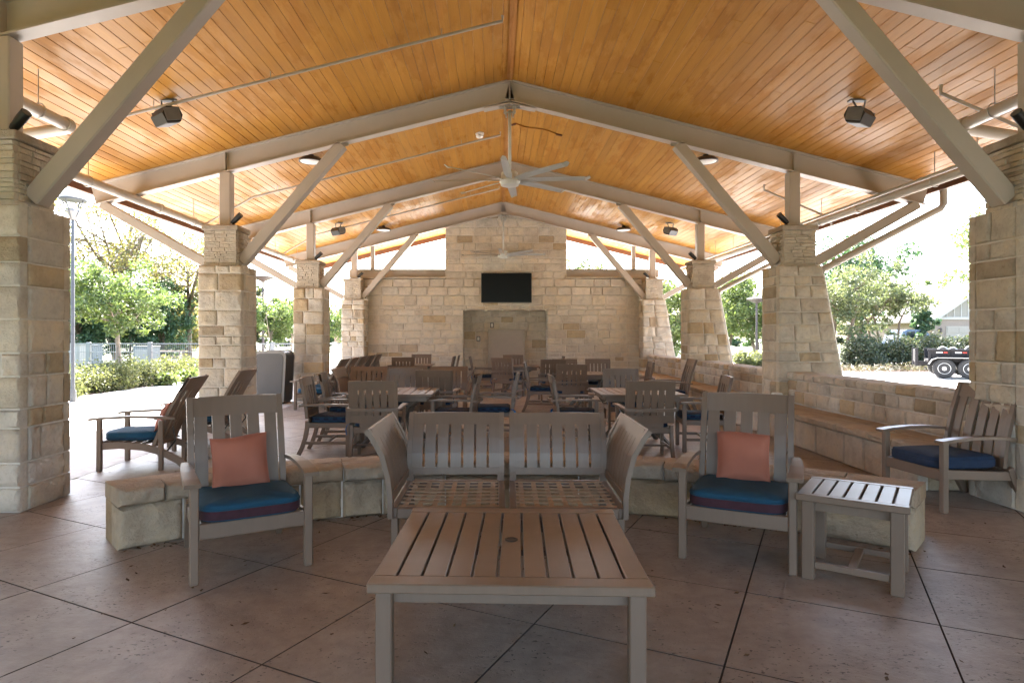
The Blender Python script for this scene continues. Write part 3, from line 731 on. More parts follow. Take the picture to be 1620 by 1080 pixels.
BODY = [(0.46, 0.365, 0.265), (0.42, 0.325, 0.235), (0.48, 0.39, 0.295), (0.39, 0.29, 0.19)]
arc_blocks('stone', 0.0, 0.30, (0.28, 0.6), R0+0.02, R0+0.21, 0.12, BODY, ch=0.022, rough=0.042, gap=0.012, nx=14, nz=8, smooth=True, coh=True)
arc_blocks('stone', 0.0, 0.30, (0.3, 0.6), R1-0.02, R0+0.215, 0.1, BODY, ch=0.022, rough=0.042, gap=0.012, nx=14, nz=8, smooth=True, coh=True)
FLAG = [(0.43, 0.335, 0.245), (0.40, 0.30, 0.205), (0.45, 0.365, 0.28), (0.41, 0.325, 0.245)]
arc_blocks('coping_stone', 0.305, 0.425, (0.3, 0.62), R0-0.015, R0+0.215, 0, FLAG, ch=0.02, rough=0.04, nx=16, nz=4, gap=0.010, smooth=True, coh=True)
arc_blocks('coping_stone', 0.305, 0.425, (0.3, 0.62), R1+0.015, R0+0.225, 0, FLAG, ch=0.02, rough=0.04, nx=16, nz=4, gap=0.010, smooth=True, coh=True)
mc = MB(); 
for i in range(24):
    a, b = A0+0.012+(A1-A0-0.024)*i/24, A0+0.012+(A1-A0-0.024)*(i+1)/24
    vs = [arc(a, R0+.05, 0), arc(b, R0+.05, 0), arc(b, R1-.05, 0), arc(a, R1-.05, 0)]; vs += [v+Vector((0, 0, 0.40)) for v in vs]
    mc.add([v-pl for v in vs], [(0, 1, 5, 4), (1, 2, 6, 5), (2, 3, 7, 6), (3, 0, 4, 7), (4, 5, 6, 7)])
obj('mortar_core', mc, 'mortar', cw)
# ================================================================== ROOF FITTINGS
def ceiling_fan(loc, label, rod_top):
    t = thing('ceiling_fan', label, 'ceiling fan', loc, R(-5), 'ceiling fans')
    obj('downrod', MB().tube([(0, 0, 0.05), (0, 0, rod_top)], 0.027, 12), 'fan_white', t, True)
    br = MB()
    for s in (-1, 1):
        br.box((s*0.075, 0, rod_top+0.02), (0.03, 0.10, 0.13), b=0.004); br.box((s*0.055, 0, rod_top-0.06), (0.022, 0.06, 0.10), b=0.004)
    br.box((0, 0, rod_top+0.05), (0.34, 0.09, 0.02), b=0.003); br.tube([(-0.10, 0, rod_top-0.03), (0.10, 0, rod_top-0.03)], 0.014, 8)
    obj('mount_bracket', br, 'galvanised', t)
    hub = MB().lathe([(0.03, 0.16), (0.10, 0.15), (0.135, 0.12), (0.14, 0.05), (0.165, 0.035), (0.17, -0.03), (0.15, -0.05), (0.145, -0.085), (0.10, -0.10), (0.0, -0.10)], 28)
    obj('hub', hub, 'fan_white', t, True, sharp=35)
    for k in range(8):
        a = 2*math.pi*k/8; M = Matrix.Rotation(a, 4, 'Z')
        mb = MB(); pts = [(0.15, 0.0), (0.4, 0.01), (0.8, 0.012), (1.22, 0.008)]; wd = [0.085, 0.135, 0.125, 0.105]; vs, fs = [], []
        for (x, z), w_ in zip(pts, wd):
            for u, dz in ((-0.5, 0.016), (0.0, 0.009), (0.5, -0.018)): vs.append((x, u*w_, z+dz+0.004))
            for u, dz in ((0.5, -0.018), (0.0, 0.009), (-0.5, 0.016)): vs.append((x, u*w_, z+dz-0.004))
        for i in range(3):
            for j in range(6): a_, b_ = i*6+j, i*6+(j+1) % 6; fs.append((a_, b_, b_+6, a_+6))
        fs += [(5, 4, 3, 2, 1, 0), (18, 19, 20, 21, 22, 23)]
        bl = obj('blade', mb.add(vs, fs).xf(M), 'fan_blade', t)
        wg = MB().prism([(1.22, -0.05, 0.02), (1.235, 0.05, -0.015), (1.31, 0.03, 0.03), (1.295, -0.02, 0.045)], (0.008, 0, -0.008)).xf(M)
        obj('winglet', wg, 'fan_blade', bl)
    return t
ceiling_fan((AX, FY[1], 4.05), 'large white eight-blade ceiling fan nearest the camera', 1.14)
ceiling_fan((AX, FY[3], 4.02), 'white eight-blade ceiling fan before the fireplace wall', 1.17)

th = math.atan(SL)
for (s, y, lab) in ((-1, 8.25, 'dark heater box hung from the near left ceiling'), (1, 8.25, 'dark heater box hung from the near right ceiling'), (-1, 17.2, 'small dark heater box on the far left ceiling'), (1, 17.2, 'small dark heater box on the far right ceiling')):
    x = AX+s*4.48; t = thing('heater_box', lab, 'heater', (x, y, deck_z(x)), 0, 'heater boxes on the ceiling')
    M = Matrix.Translation((0, 0, -0.22)) @ Matrix.Rotation(s*R(38), 4, 'Z') @ Matrix.Rotation(R(18), 4, 'X')
    body = MB().prism([(-0.16, -0.10, -0.10), (-0.16, 0.08, -0.10), (-0.16, 0.13, -0.02), (-0.16, 0.11, 0.08), (-0.16, -0.05, 0.10), (-0.16, -0.13, 0.02)], (0.32, 0, 0)).xf(M)
    obj('housing', body, 'black_plastic', t)
    obj('grille', MB().box((0, -0.01, -0.105), (0.29, 0.17, 0.012), b=0.004).xf(M), 'heater_grey', t)
    obj('end_cap', MB().box((0.165, 0, 0), (0.012, 0.2, 0.16), b=0.005).xf(M), 'heater_grey', t)
    obj('end_cap', MB().box((-0.165, 0, 0), (0.012, 0.2, 0.16), b=0.005).xf(M), 'heater_grey', t)
    bm = MB()
    for u in (-0.09, 0.09): bm.tube([M @ Vector((u, 0.02, 0.08)), (u*0.9, 0.02, -0.01)], 0.012, 6)
    bm.box((0, 0.02, -0.01+0.0), (0.26, 0.09, 0.02))
    obj('bracket', bm, 'heater_grey', t)
for (s, y, lab) in ((-1, 11.55, 'round dish light on the left ceiling behind the near fan frame'), (1, 11.55, 'round dish light on the right ceiling behind the near fan frame'), (-1, 19.0, 'round dish light on the far left ceiling'), (1, 19.0, 'round dish light on the far right ceiling')):
    x = AX+s*3.57; t = thing('dish_light', lab, 'light', (x, y, deck_z(x)), 0, 'round ceiling dish lights')
    obj('stem', MB().tube([(0, 0, -0.002), (0, 0, -0.06)], 0.05, 14), 'lamp_rim', t, True, sharp=40)
    obj('rim', MB().lathe([(0.07, -0.05), (0.16, -0.06), (0.215, -0.10), (0.22, -0.135), (0.205, -0.14), (0.19, -0.125)], 28), 'lamp_rim', t, True, sharp=40)
    obj('diffuser', MB().lathe([(0.19, -0.120), (0.185, -0.137), (0.12, -0.150), (0.0, -0.155)], 28), 'lamp_diffuser', t, True)
for k in range(4):
    for s in (-1, 1):
        x = AX+s*4.47; y = FY[k]-0.10
        t = thing('spotlight', 'black cylinder spotlight on the %s %s column top' % (nm[k], 'left' if s < 0 else 'right'), 'spotlight', (x, y, 3.283), 0, 'spotlights on column tops')
        obj('base', MB().lathe([(0.045, 0), (0.045, 0.02), (0.012, 0.025), (0.012, 0.06), (0.0, 0.06)], 12), 'black_plastic', t, True, sharp=40)
        p, q = Vector((s*0.03, 0, 0.05)), Vector((-s*0.13, -0.05, 0.18))
        obj('lamp_head', MB().tube([p, p+(q-p)*0.15, p+(q-p)*0.55, q], [0.032, 0.04, 0.045, 0.045], 14), 'black_plastic', t, True, sharp=40)
        obj('lens', MB().tube([q-(q-p)*0.05, q+(q-p).normalized()*0.003], 0.037, 14), 'heater_grey', t)

def pipe(name, label, pts, r, hang, cat='pipe', group='sprinkler pipes', n=10):
    t = thing(name, label, cat, pts[0], 0, group); o = Vector(pts[0])
    obj('pipe_run', MB().tube([Vector(p)-o for p in pts], r, n), 'pipe_paint', t, True, sharp=50)
    for h in hang:
        h = Vector(h); zt = deck_z(h.x)
        mb = MB().tube([h-o+Vector((0, 0, r)), Vector((h.x, h.y, zt))-o], 0.006, 5)
        rg = [h-o+Vector((math.cos(a)*(r+0.012), 0, math.sin(a)*(r+0.012)+0.01)) for a in [i*math.pi/6 for i in range(13)]]
        if r > 0.03: mb.tube(rg, 0.006, 5, False)
        obj('hanger', mb, 'galvanised', t)
    for a, b in zip(pts[:-1], pts[1:]):
        a, b = Vector(a), Vector(b)
        if (b-a).length < 2.5 or r < 0.03: continue
        n_ = max(1, int((b-a).length/3.4))
        for k in range(0, n_+1):
            c = a+(b-a)*min(0.995, max(0.012, k/float(n_))); d = (b-a).normalized()*0.045
            obj('coupling', MB().tube([c-o-d, c-o+d], r*1.28, 12), 'pipe_paint', t, True, sharp=50)
    return t
for s_, lab in ((-1, 'thick sprinkler pipe running along the left eave'), (1, 'thick sprinkler pipe running along the right eave')):
    xa, xb = AX+s_*5.17, AX+s_*6.1
    pipe('sprinkler_main', lab, [(xa, -3.3, 3.93), (xa, 7.40, 3.93), (xa+s_*0.06, 7.46, 3.93), (xb-s_*0.06, 7.46, 3.80), (xb, 7.52, 3.74), (xb, 22, 3.70)], 0.068, [(xa, y, 3.93) for y in (0.5, 3.4, 6.9)]+[(xb, y, 3.72) for y in (9.2, 12.4, 14.2, 17, 18.9)], n=12)
pipe('conduit', 'thin conduit beside the right eave pipe', [(6.18, -1, 3.78), (6.18, 22, 3.78)], 0.028, [(6.18, y, 3.78) for y in (5.2, 8.2, 13, 18)])
for i, y in enumerate((8.2, 12.85, 17.5)):
    a, b = (AX-0.12, y), (-4.9, y); dz = 0.10
    pts = [(AX-0.14, y, deck_z(AX-0.14)-0.03), (AX-0.14, y, deck_z(AX-0.14)-dz), (-4.9, y, deck_z(-4.9)-dz), (-5.85, y, 3.76)]
    pipe('sprinkler_branch', ['thin sprinkler branch pipe climbing the left ceiling, nearest', 'thin sprinkler branch pipe climbing the left ceiling, behind the near fan', 'thin sprinkler branch pipe climbing the left ceiling, farthest'][i], pts, 0.021, [(x, y, deck_z(x)-dz) for x in (-0.7, -2.9, -4.4)], n=8)
for i, y in enumerate((7.35, 12.2)):
    x0 = AX+4.9
    pipe('sprinkler_drop', ['short bent sprinkler pipe by the right ceiling heater', 'short bent sprinkler pipe on the right ceiling, farther back'][i], [(x0, y, deck_z(x0)-0.06), (x0, y, deck_z(x0)-0.16), (6.40, y, 3.75), (6.40, y, 3.64)], 0.021, [], n=8)
x = AX-0.55; t = thing('smoke_detector', 'round white detector on the ceiling left of the ridge', 'detector', (x, 12.7, deck_z(x)-0.001))
obj('base', MB().lathe([(0.085, 0.0), (0.085, -0.03), (0.07, -0.035), (0.0, -0.035)], 20), 'white_plastic', t, True, sharp=40)
obj('dome', MB().lathe([(0.07, -0.035), (0.075, -0.07), (0.055, -0.10), (0.0, -0.11)], 20), 'lamp_diffuser', t, True, sharp=40)
x = AX+0.55; pts = []
for i in range(13):
    u = i/12; xx = AX+0.16+u*0.78; pts.append((xx-x, 0.06*math.sin(u*6.5), deck_z(xx)-0.012-deck_z(x)))
t = thing('orange_cord', 'orange cord with plugs on the ceiling right of the ridge', 'cord', (x, 12.4, deck_z(x)))
obj('cable', MB().tube(pts, 0.012, 6), 'orange_cord', t, True)
for p, ln in ((pts[0], -0.14), (pts[-1], 0.12)): obj('plug', MB().bar(Vector(p)-Vector((0, 0, 0.01)), Vector(p)+Vector((ln, 0, -abs(ln)*0.22-0.01)), 0.05, 0.03, b=0.006), 'fascia_brown', t)

for k in (1, 2):
    y = FY[k]-0.16; e = AX+EAVE+0.09
    t = thing('downspout', ['grey downspout slanting from the right gutter to the second column', 'grey downspout slanting from the right gutter to the third column'][k-1], 'downspout', (e, y, 3.3), 0, 'downspouts on the right side')
    zb = deck_z(AX+EAVE)-0.10-3.3
    pts = [(0, 0, zb), (0, 0, zb-0.22), (-0.05, 0, zb-0.30), (AX+5.05-e, 0, 2.58-3.3), (AX+5.01-e, 0, 2.5-3.3), (AX+5.46-e, 0, 0.04-3.3)]
    obj('spout_pipe', MB().tube(pts, 0.055, 10), 'pipe_paint', t, True, sharp=50)
    obj('strap', MB().tube([Vector(pts[3])+Vector((0.2, 0, 0.105)), Vector(pts[3])+Vector((0.23, 0, 0.122))], 0.062, 10), 'steel_paint', t)

# television
t = thing('television', 'black flat television on the chimney breast above the fireplace', 'television', (0.32, WY-0.035, 2.55))
obj('casing', MB().box((0, -0.045, 0.47), (1.58, 0.06, 0.93), b=0.006), 'black_plastic', t)
obj('screen', MB().box((0, -0.078, 0.475), (1.54, 0.008, 0.88), b=0.002), 'screen_black', t)
obj('wall_mount', MB().box((0, -0.005, 0.47), (0.5, 0.02, 0.4)), 'black_plastic', t)

# waste bin by the third column
t = thing('waste_bin', 'tall grey waste bin with rounded top between left columns', 'bin', (-5.02, 14.45, 0))
def arch_panel(w0, w1, h, r, y0, d):
    pts = [(-w0/2, y0, 0.04)]
    n = 8
    for s, rngk in ((-1, range(n+1)), (1, range(n, -1, -1))):
        for i in rngk:
            a = math.pi/2*i/n; pts.append((s*(w1/2-r+r*math.cos(a)), y0, h-r+r*math.sin(a)))
    pts.append((w0/2, y0, 0.04)); return pts
bx = MB().prism(arch_panel(0.60, 0.70, 1.16, 0.12, -0.28, 0), (0, 0.56, 0)); obj('body', bx, 'black_plastic', t)
fr = MB().prism(arch_panel(0.62, 0.72, 1.18, 0.13, -0.315, 0), (0, 0.034, 0)); obj('front_frame', fr, 'bin_light', t)
fr = MB().prism(arch_panel(0.51, 0.61, 1.12, 0.10, -0.33, 0), (0, 0.014, 0)); obj('front_panel', fr, 'bin_grey', t)
fr = MB().prism(arch_panel(0.62, 0.72, 1.18, 0.13, 0.281, 0), (0, 0.034, 0)); obj('back_frame', fr, 'bin_light', t)
obj('plinth', MB().box((0, 0, 0.02), (0.56, 0.54, 0.04)), 'black_plastic', t)

# outlet post on the bench
t = thing('outlet_post', 'small white electrical box standing on the stone bench', 'outlet box', (AX+3.98, 9.55, 0.458))
obj('housing', MB().box((0, 0, 0.10), (0.13, 0.12, 0.20), b=0.012), 'white_plastic', t)
obj('cover_plate', MB().box((-0.069, 0, 0.11), (0.012, 0.09, 0.13), b=0.004), 'bin_light', t)

# ================================================================== FURNITURE
def pad(w_, d_, h_, n=36, ex=5.0, puff=0.012, c=(0, 0, 0), sag=0.006):
    # rounded cushion; returns MB centred on c (bottom at z=0)
    vs, fs = [], []; rings = [(0.90, 0.0), (0.975, 0.10), (1.0, 0.3), (1.0, 0.7), (0.975, 0.90), (0.90, 1.0), (0.6, 1.0), (0.25, 1.0)]
    for i, (s_, z) in enumerate(rings):
        for k in range(n):
            a = 2*math.pi*k/n; ca_, sa_ = math.cos(a), math.sin(a)
            x = math.copysign(abs(ca_)**(2/ex), ca_)*w_/2; y = math.copysign(abs(sa_)**(2/ex), sa_)*d_/2
            m = min(w_, d_)/2; f = lambda v, half: v*(1-(1-s_)*m/half*(0.35 if s_ > 0.85 else 1.0)) if s_ > 0.85 else v*s_
            z_ = h_*z+(puff*(1-s_**2) if i > 5 else 0)
            vs.append((c[0]+f(x, w_/2), c[1]+f(y, d_/2), c[2]+z_+(sag*math.sin(7*a*1.0+i)*0.5+sag*math.sin(3*a+1)*0.6 if 2 <= i <= 6 else 0)))
    for i in range(len(rings)-1):
        for k in range(n):
            a, b = i*n+k, i*n+(k+1) % n; fs.append((a, b, b+n, a+n))
    o = (len(rings)-1)*n; fs.append(tuple(range(o, o+n))); fs.append(tuple(range(n))[::-1])
    return MB().add(vs, fs)
def piping(w_, d_, z, c=(0, 0, 0), n=36, ex=5.0, r=0.006):
    pts = []
    for k in range(n+1):
        a = 2*math.pi*k/n; ca_, sa_ = math.cos(a), math.sin(a)
        pts.append((c[0]+math.copysign(abs(ca_)**(2/ex), ca_)*w_/2, c[1]+math.copysign(abs(sa_)**(2/ex), sa_)*d_/2, c[2]+z))
    return MB().tube(pts, r, 5, False)
def lerp(a, b, t): return a+(b-a)*t
def slat_profile(y0, z0, y1, z1, bow, n=6):
    return [(lerp(y0, y1, i/n)+bow*math.sin(math.pi*i/n), lerp(z0, z1, i/n)) for i in range(n+1)]
def make_back(t, hw, prof, nslat, m, stile=0.045, gapf=0.22, top_h=0.10, bot_t=None, bow_x=0.02, thick=0.016):
    # prof: list of (y,z) from seat to top; rails curve a little in plan
    P = lambda x, y, z: (x, y+bow_x*(1-(x/hw)**2), z)
    for s in (-1, 1): obj('stile', MB().sweep([(s*(hw-stile/2), y, z) for y, z in prof], stile, 0.036), m, t)
    zt = prof[-1][1]; ztb = zt-top_h
    def at(z):
        for (a, b) in zip(prof[:-1], prof[1:]):
            if a[1] <= z <= b[1]+1e-6: k = (z-a[1])/(b[1]-a[1]); return lerp(a[0], b[0], k)
        return prof[-1][0]
    def rail(z0, z1, name, ex=0.0):
        n = 8; vs, fs = [], []
        for i in range(n+1):
            x = lerp(-hw+stile*0.2-ex, hw-stile*0.2+ex, i/n); yb0, yb1 = at(z0), at(z1)
            up = 0.006*(1-(x/hw)**2) if name == 'top_rail' else 0
            for (yy, zz) in ((yb0-0.013, z0), (yb1-0.013, z1+up), (yb1+0.013, z1+up), (yb0+0.013, z0)): vs.append(P(x, yy, zz))
        for i in range(n):
            for k in range(4): a, b = i*4+k, i*4+(k+1) % 4; fs.append((a, a+4, b+4, b))
        fs += [(0, 1, 2, 3), (n*4+3, n*4+2, n*4+1, n*4)]
        obj(name, MB().add(vs, fs), m, t)
    rail(ztb, zt, 'top_rail', stile*0.2)
    zb = prof[0][1]; bt = bot_t if bot_t else zb+0.05
    rail(zb, bt, 'bottom_rail')
    pitch = (2*hw-2*stile+0.02)/nslat; sw = pitch*(1-gapf)
    sub = [(at(z), z) for z in [lerp(bt-0.01, ztb+0.015, i/6) for i in range(7)]]
    for i in range(nslat):
        x = -hw+stile-0.01+pitch*(i+0.5); oy = bow_x*(1-(x/hw)**2)
        obj('slat', MB().sweep([(x, y+oy, z) for y, z in sub], sw, thick), m, t)

def dining_chair(m='furniture'):
    t = thing('dining_chair', '', 'chair'); hw = 0.29
    for s in (-1, 1):
        obj('leg', MB().box((s*0.285, -0.25, 0.315), (0.038, 0.052, 0.63), b=0.006), m, t)
        obj('leg', MB().sweep([(s*0.265, 0.375, 0.0), (s*0.265, 0.325, 0.10), (s*0.265, 0.285, 0.22), (s*0.265, 0.262, 0.34), (s*0.265, 0.255, 0.44)], 0.038, 0.05), m, t)
        obj('seat_rail', MB().bar((s*0.275, -0.24, 0.385), (s*0.265, 0.26, 0.385), 0.026, 0.065, b=0.004), m, t)
        obj('stretcher', MB().bar((s*0.283, -0.24, 0.165), (s*0.267, 0.29, 0.165), 0.024, 0.036, b=0.004), m, t)
        ap = [(s*0.30, -0.30, 0.636), (s*0.305, -0.15, 0.645), (s*0.305, 0.10, 0.645), (s*0.30, 0.26, 0.638), (s*0.285, 0.345, 0.632)]
        obj('armrest', MB().sweep(ap, 0.055, 0.024, side=(1, 0, 0), ws=[0.07, 0.066, 0.055, 0.045, 0.04]), m, t)
    obj('arm_rail', MB().sweep([(x, 0.348+0.03*(1-(x/0.3)**2), 0.632) for x in (-0.305, -0.2, -0.1, 0, 0.1, 0.2, 0.305)], 0.036, 0.024, side=(0, 0, 1)), m, t)
    obj('seat_rail', MB().box((0, -0.255, 0.38), (0.53, 0.026, 0.07), b=0.004), m, t)
    obj('seat_rail', MB().box((0, 0.262, 0.38), (0.49, 0.026, 0.07), b=0.004), m, t)
    obj('cross_stretcher', MB().box((0, 0.02, 0.165), (0.55, 0.034, 0.024), b=0.004), m, t)
    sd_ = MB()
    for k in range(5): sd_.box((0, -0.2+k*0.1, 0.408), (0.50, 0.07, 0.012), b=0.003)
    obj('seat_deck', sd_, m, t)
    prof = [(0.262, 0.47), (0.268, 0.55), (0.285, 0.68), (0.312, 0.82), (0.345, 0.97)]
    make_back(t, hw, prof, 6, m, stile=0.042, top_h=0.105, bot_t=0.56, bow_x=0.028)
    obj('back_post', MB().box((0, 0.262, 0.44), (0.34, 0.02, 0.08), b=0.004), m, t)
    cu = obj('cushion', pad(0.51, 0.50, 0.075, c=(0, -0.02, 0.415)), 'navy_plaid', t, True, sharp=50)
    obj('piping', piping(0.51, 0.50, 0.012, (0, -0.02, 0.415)), 'teal_cloth', cu, True)
    obj('piping', piping(0.51, 0.50, 0.064, (0, -0.02, 0.415)), 'teal_cloth', cu, True)
    rb = MB()
    rb.sweep([(0.272, 0.25, 0.47), (0.31, 0.30, 0.45), (0.325, 0.31, 0.40), (0.315, 0.30, 0.33)], 0.03, 0.004, side=(0, 1, 0)); obj('tie_ribbon', rb, 'ribbon_blue', cu)
    return t
def lounge_chair(m='furniture', cush=('teal_cloth', 'maroon_cloth'), lean=0.0, nslat=5):
    t = thing('lounge_chair', '', 'chair'); hw = 0.325
    for s in (-1, 1):
        obj('leg', MB().box((s*0.34, -0.34, 0.30), (0.052, 0.055, 0.60), b=0.007), m, t)
        obj('leg', MB().sweep([(s*0.315, 0.47, 0.0), (s*0.315, 0.40, 0.13), (s*0.315, 0.34, 0.25), (s*0.315, 0.30, 0.36)], 0.045, 0.055), m, t)
        obj('seat_rail', MB().bar((s*0.33, -0.33, 0.325), (s*0.315, 0.33, 0.29), 0.03, 0.08, b=0.005), m, t)
        ap = [(s*0.352, -0.40, 0.604), (s*0.356, -0.30, 0.618), (s*0.356, -0.12, 0.632), (s*0.352, 0.08, 0.634), (s*0.345, 0.24, 0.622), (s*0.335, 0.34, 0.61)]
        obj('armrest', MB().sweep(ap, 0.08, 0.026, side=(1, 0, 0), ws=[0.092, 0.090, 0.082, 0.068, 0.054, 0.045]), m, t)
    obj('seat_rail', MB().box((0, -0.345, 0.315), (0.63, 0.03, 0.095), b=0.005), m, t)
    obj('seat_rail', MB().box((0, 0.31, 0.29), (0.60, 0.03, 0.08), b=0.005), m, t)
    sd_ = MB()
    for k in range(6): sd_.box((0, -0.27+k*0.10, 0.352-k*0.006), (0.60, 0.075, 0.012), b=0.003)
    obj('seat_deck', sd_, m, t)
    prof = [(0.255, 0.36), (0.262, 0.46), (0.29, 0.62), (0.335, 0.80), (0.385, 0.95), (0.425, 1.06)]
    make_back(t, hw, prof, nslat, m, stile=0.04, top_h=0.13, bot_t=0.44, bow_x=0.03, gapf=0.30)
    cu = obj('cushion', pad(0.62, 0.62, 0.10, c=(0, -0.06, 0.362), puff=0.02), cush[0], t, True, sharp=60)
    band = MB(); 
    n = 40
    vs, fs = [], []
    for k in range(n):
        a = 2*math.pi*k/n; ca_, sa_ = math.cos(a), math.sin(a)
        x = math.copysign(abs(ca_)**0.4, ca_)*0.3125; y = math.copysign(abs(sa_)**0.4, sa_)*0.3125-0.06
        vs += [(x, y, 0.374), (x*1.006, (y+0.06)*1.006-0.06, 0.40), (x, y, 0.43)]
    for k in range(n):
        a, b = k*3, ((k+1) % n)*3; fs += [(a, b, b+1, a+1), (a+1, b+1, b+2, a+2)]
    obj('cushion_band', band.add(vs, fs), cush[1], cu, True)
    obj('piping', piping(0.622, 0.622, 0.072, (0, -0.06, 0.362)), cush[0], cu, True)
    return t
def recliner(m='furniture'):
    t = thing('reclining_chair', '', 'chair'); hw = 0.29
    for s in (-1, 1):
        obj('leg', MB().box((s*0.315, -0.46, 0.29), (0.045, 0.055, 0.58), b=0.006), m, t)
        obj('leg', MB().box((s*0.315, 0.20, 0.28), (0.04, 0.05, 0.56), b=0.006), m, t)
        obj('side_rail', MB().sweep([(s*0.300, -0.47, 0.27), (s*0.300, -0.25, 0.285), (s*0.300, 0.0, 0.262), (s*0.300, 0.20, 0.205), (s*0.300, 0.38, 0.11), (s*0.300, 0.50, 0.0)], 0.035, 0.075), m, t)
        obj('armrest', MB().sweep([(s*0.325, -0.56, 0.578), (s*0.33, -0.40, 0.592), (s*0.33, -0.1, 0.605), (s*0.328, 0.2, 0.598), (s*0.32, 0.36, 0.58)], 0.08, 0.026, ws=[0.075, 0.085, 0.08, 0.07, 0.05]), m, t)
        obj('prop_bar', MB().tube([(s*0.262, 0.30, 0.50), (s*0.268, 0.34, 0.33), (s*0.272, 0.24, 0.20)], 0.009, 6), 'black_plastic', t)
    obj('seat_rail', MB().box((0, -0.46, 0.29), (0.59, 0.028, 0.08), b=0.005), m, t)
    sd_ = MB()
    for k in range(6): sd_.box((0, -0.40+k*0.105, 0.325-k*0.006), (0.56, 0.08, 0.014), b=0.003)
    obj('seat_deck', sd_, m, t)
    prof = [(0.10, 0.26), (0.17, 0.44), (0.27, 0.66), (0.375, 0.85), (0.49, 1.03)]
    make_back(t, hw, prof, 5, m, stile=0.04, top_h=0.15, bot_t=0.33, bow_x=0.03, gapf=0.2)
    cu = obj('cushion', pad(0.56, 0.60, 0.085, c=(0, -0.16, 0.335), puff=0.018), 'teal_cloth', t, True, sharp=60)
    obj('piping', piping(0.562, 0.602, 0.02, (0, -0.16, 0.335)), 'navy_cloth', cu, True)
    return t
def slat_top(t, w_, d_, z, th_, n, mat, frame=0.09, gap=0.010, hole=False):
    obj('end_board', MB().box((0, -d_/2+frame/2, z-th_/2), (w_, frame, th_), b=0.005), mat, t)
    obj('end_board', MB().box((0, d_/2-frame/2, z-th_/2), (w_, frame, th_), b=0.005), mat, t)
    pw = w_/n; ln = d_-2*frame
    for i in range(n):
        obj('slat', MB().box((-w_/2+pw*(i+0.5), 0, z-th_/2), (pw-gap, ln-0.001, th_-0.002), b=0.004), mat, t)
    ap = MB()
    for s in (-1, 1):
        ap.box((0, s*(d_/2-0.10), z-th_-0.035), (w_-0.16, 0.025, 0.07)); ap.box((s*(w_/2-0.10), 0, z-th_-0.035), (0.025, d_-0.226, 0.07))
    ap.box((0, 0, z-th_-0.015), (w_-0.23, 0.06, 0.028))
    obj('apron', ap, 'furniture', t)
    if hole:
        obj('hole_cap', MB().lathe([(0.034, z+0.001), (0.034, z+0.004), (0.026, z+0.004), (0.024, z+0.0015), (0.0, z+0.0015)], 18), 'black_plastic', t, True, sharp=40)
def dining_table():
    t = thing('dining_table', '', 'table')
    slat_top(t, 1.14, 1.14, 0.735, 0.035, 11, 'furniture', hole=True)
    for sx in (-1, 1):
        for sy in (-1, 1):
            obj('leg', MB().sweep([(sx*0.40, sy*0.40, 0.0), (sx*0.24, sy*0.24, 0.20), (sx*0.17, sy*0.17, 0.38), (sx*0.24, sy*0.24, 0.56), (sx*0.42, sy*0.42, 0.70)], 0.05, 0.055, side=(sx, -sy, 0)), 'furniture_dark', t)
    obj('lower_ring', MB().box((0, 0, 0.37), (0.38, 0.38, 0.04), b=0.005), 'furniture_dark', t)
    return t
def low_table(label, loc, rz, w_, d_, h_, n, leg, mat, hole=False, stretch=False, name='low_table'):
    t = thing(name, label, 'table', loc, rz)
    slat_top(t, w_, d_, h_, 0.042, n, mat, frame=0.10 if w_ > 0.8 else 0.055, gap=0.012, hole=hole)
    ix, iy = w_/2-0.03-leg/2, d_/2-0.03-leg/2
    for sx in (-1, 1):
        for sy in (-1, 1): obj('leg', MB().box((sx*ix, sy*iy, (h_-0.042)/2), (leg, leg, h_-0.0425), b=0.006), 'furniture', t)
    if stretch:
        for s in (-1, 1): obj('stretcher', MB().box((0, s*iy, 0.09), (2*ix-leg, 0.03, 0.04), b=0.004), 'furniture', t)
        obj('cross_stretcher', MB().box((0, 0, 0.09), (0.05, 2*iy-0.03, 0.03), b=0.004), 'furniture', t)
    return t
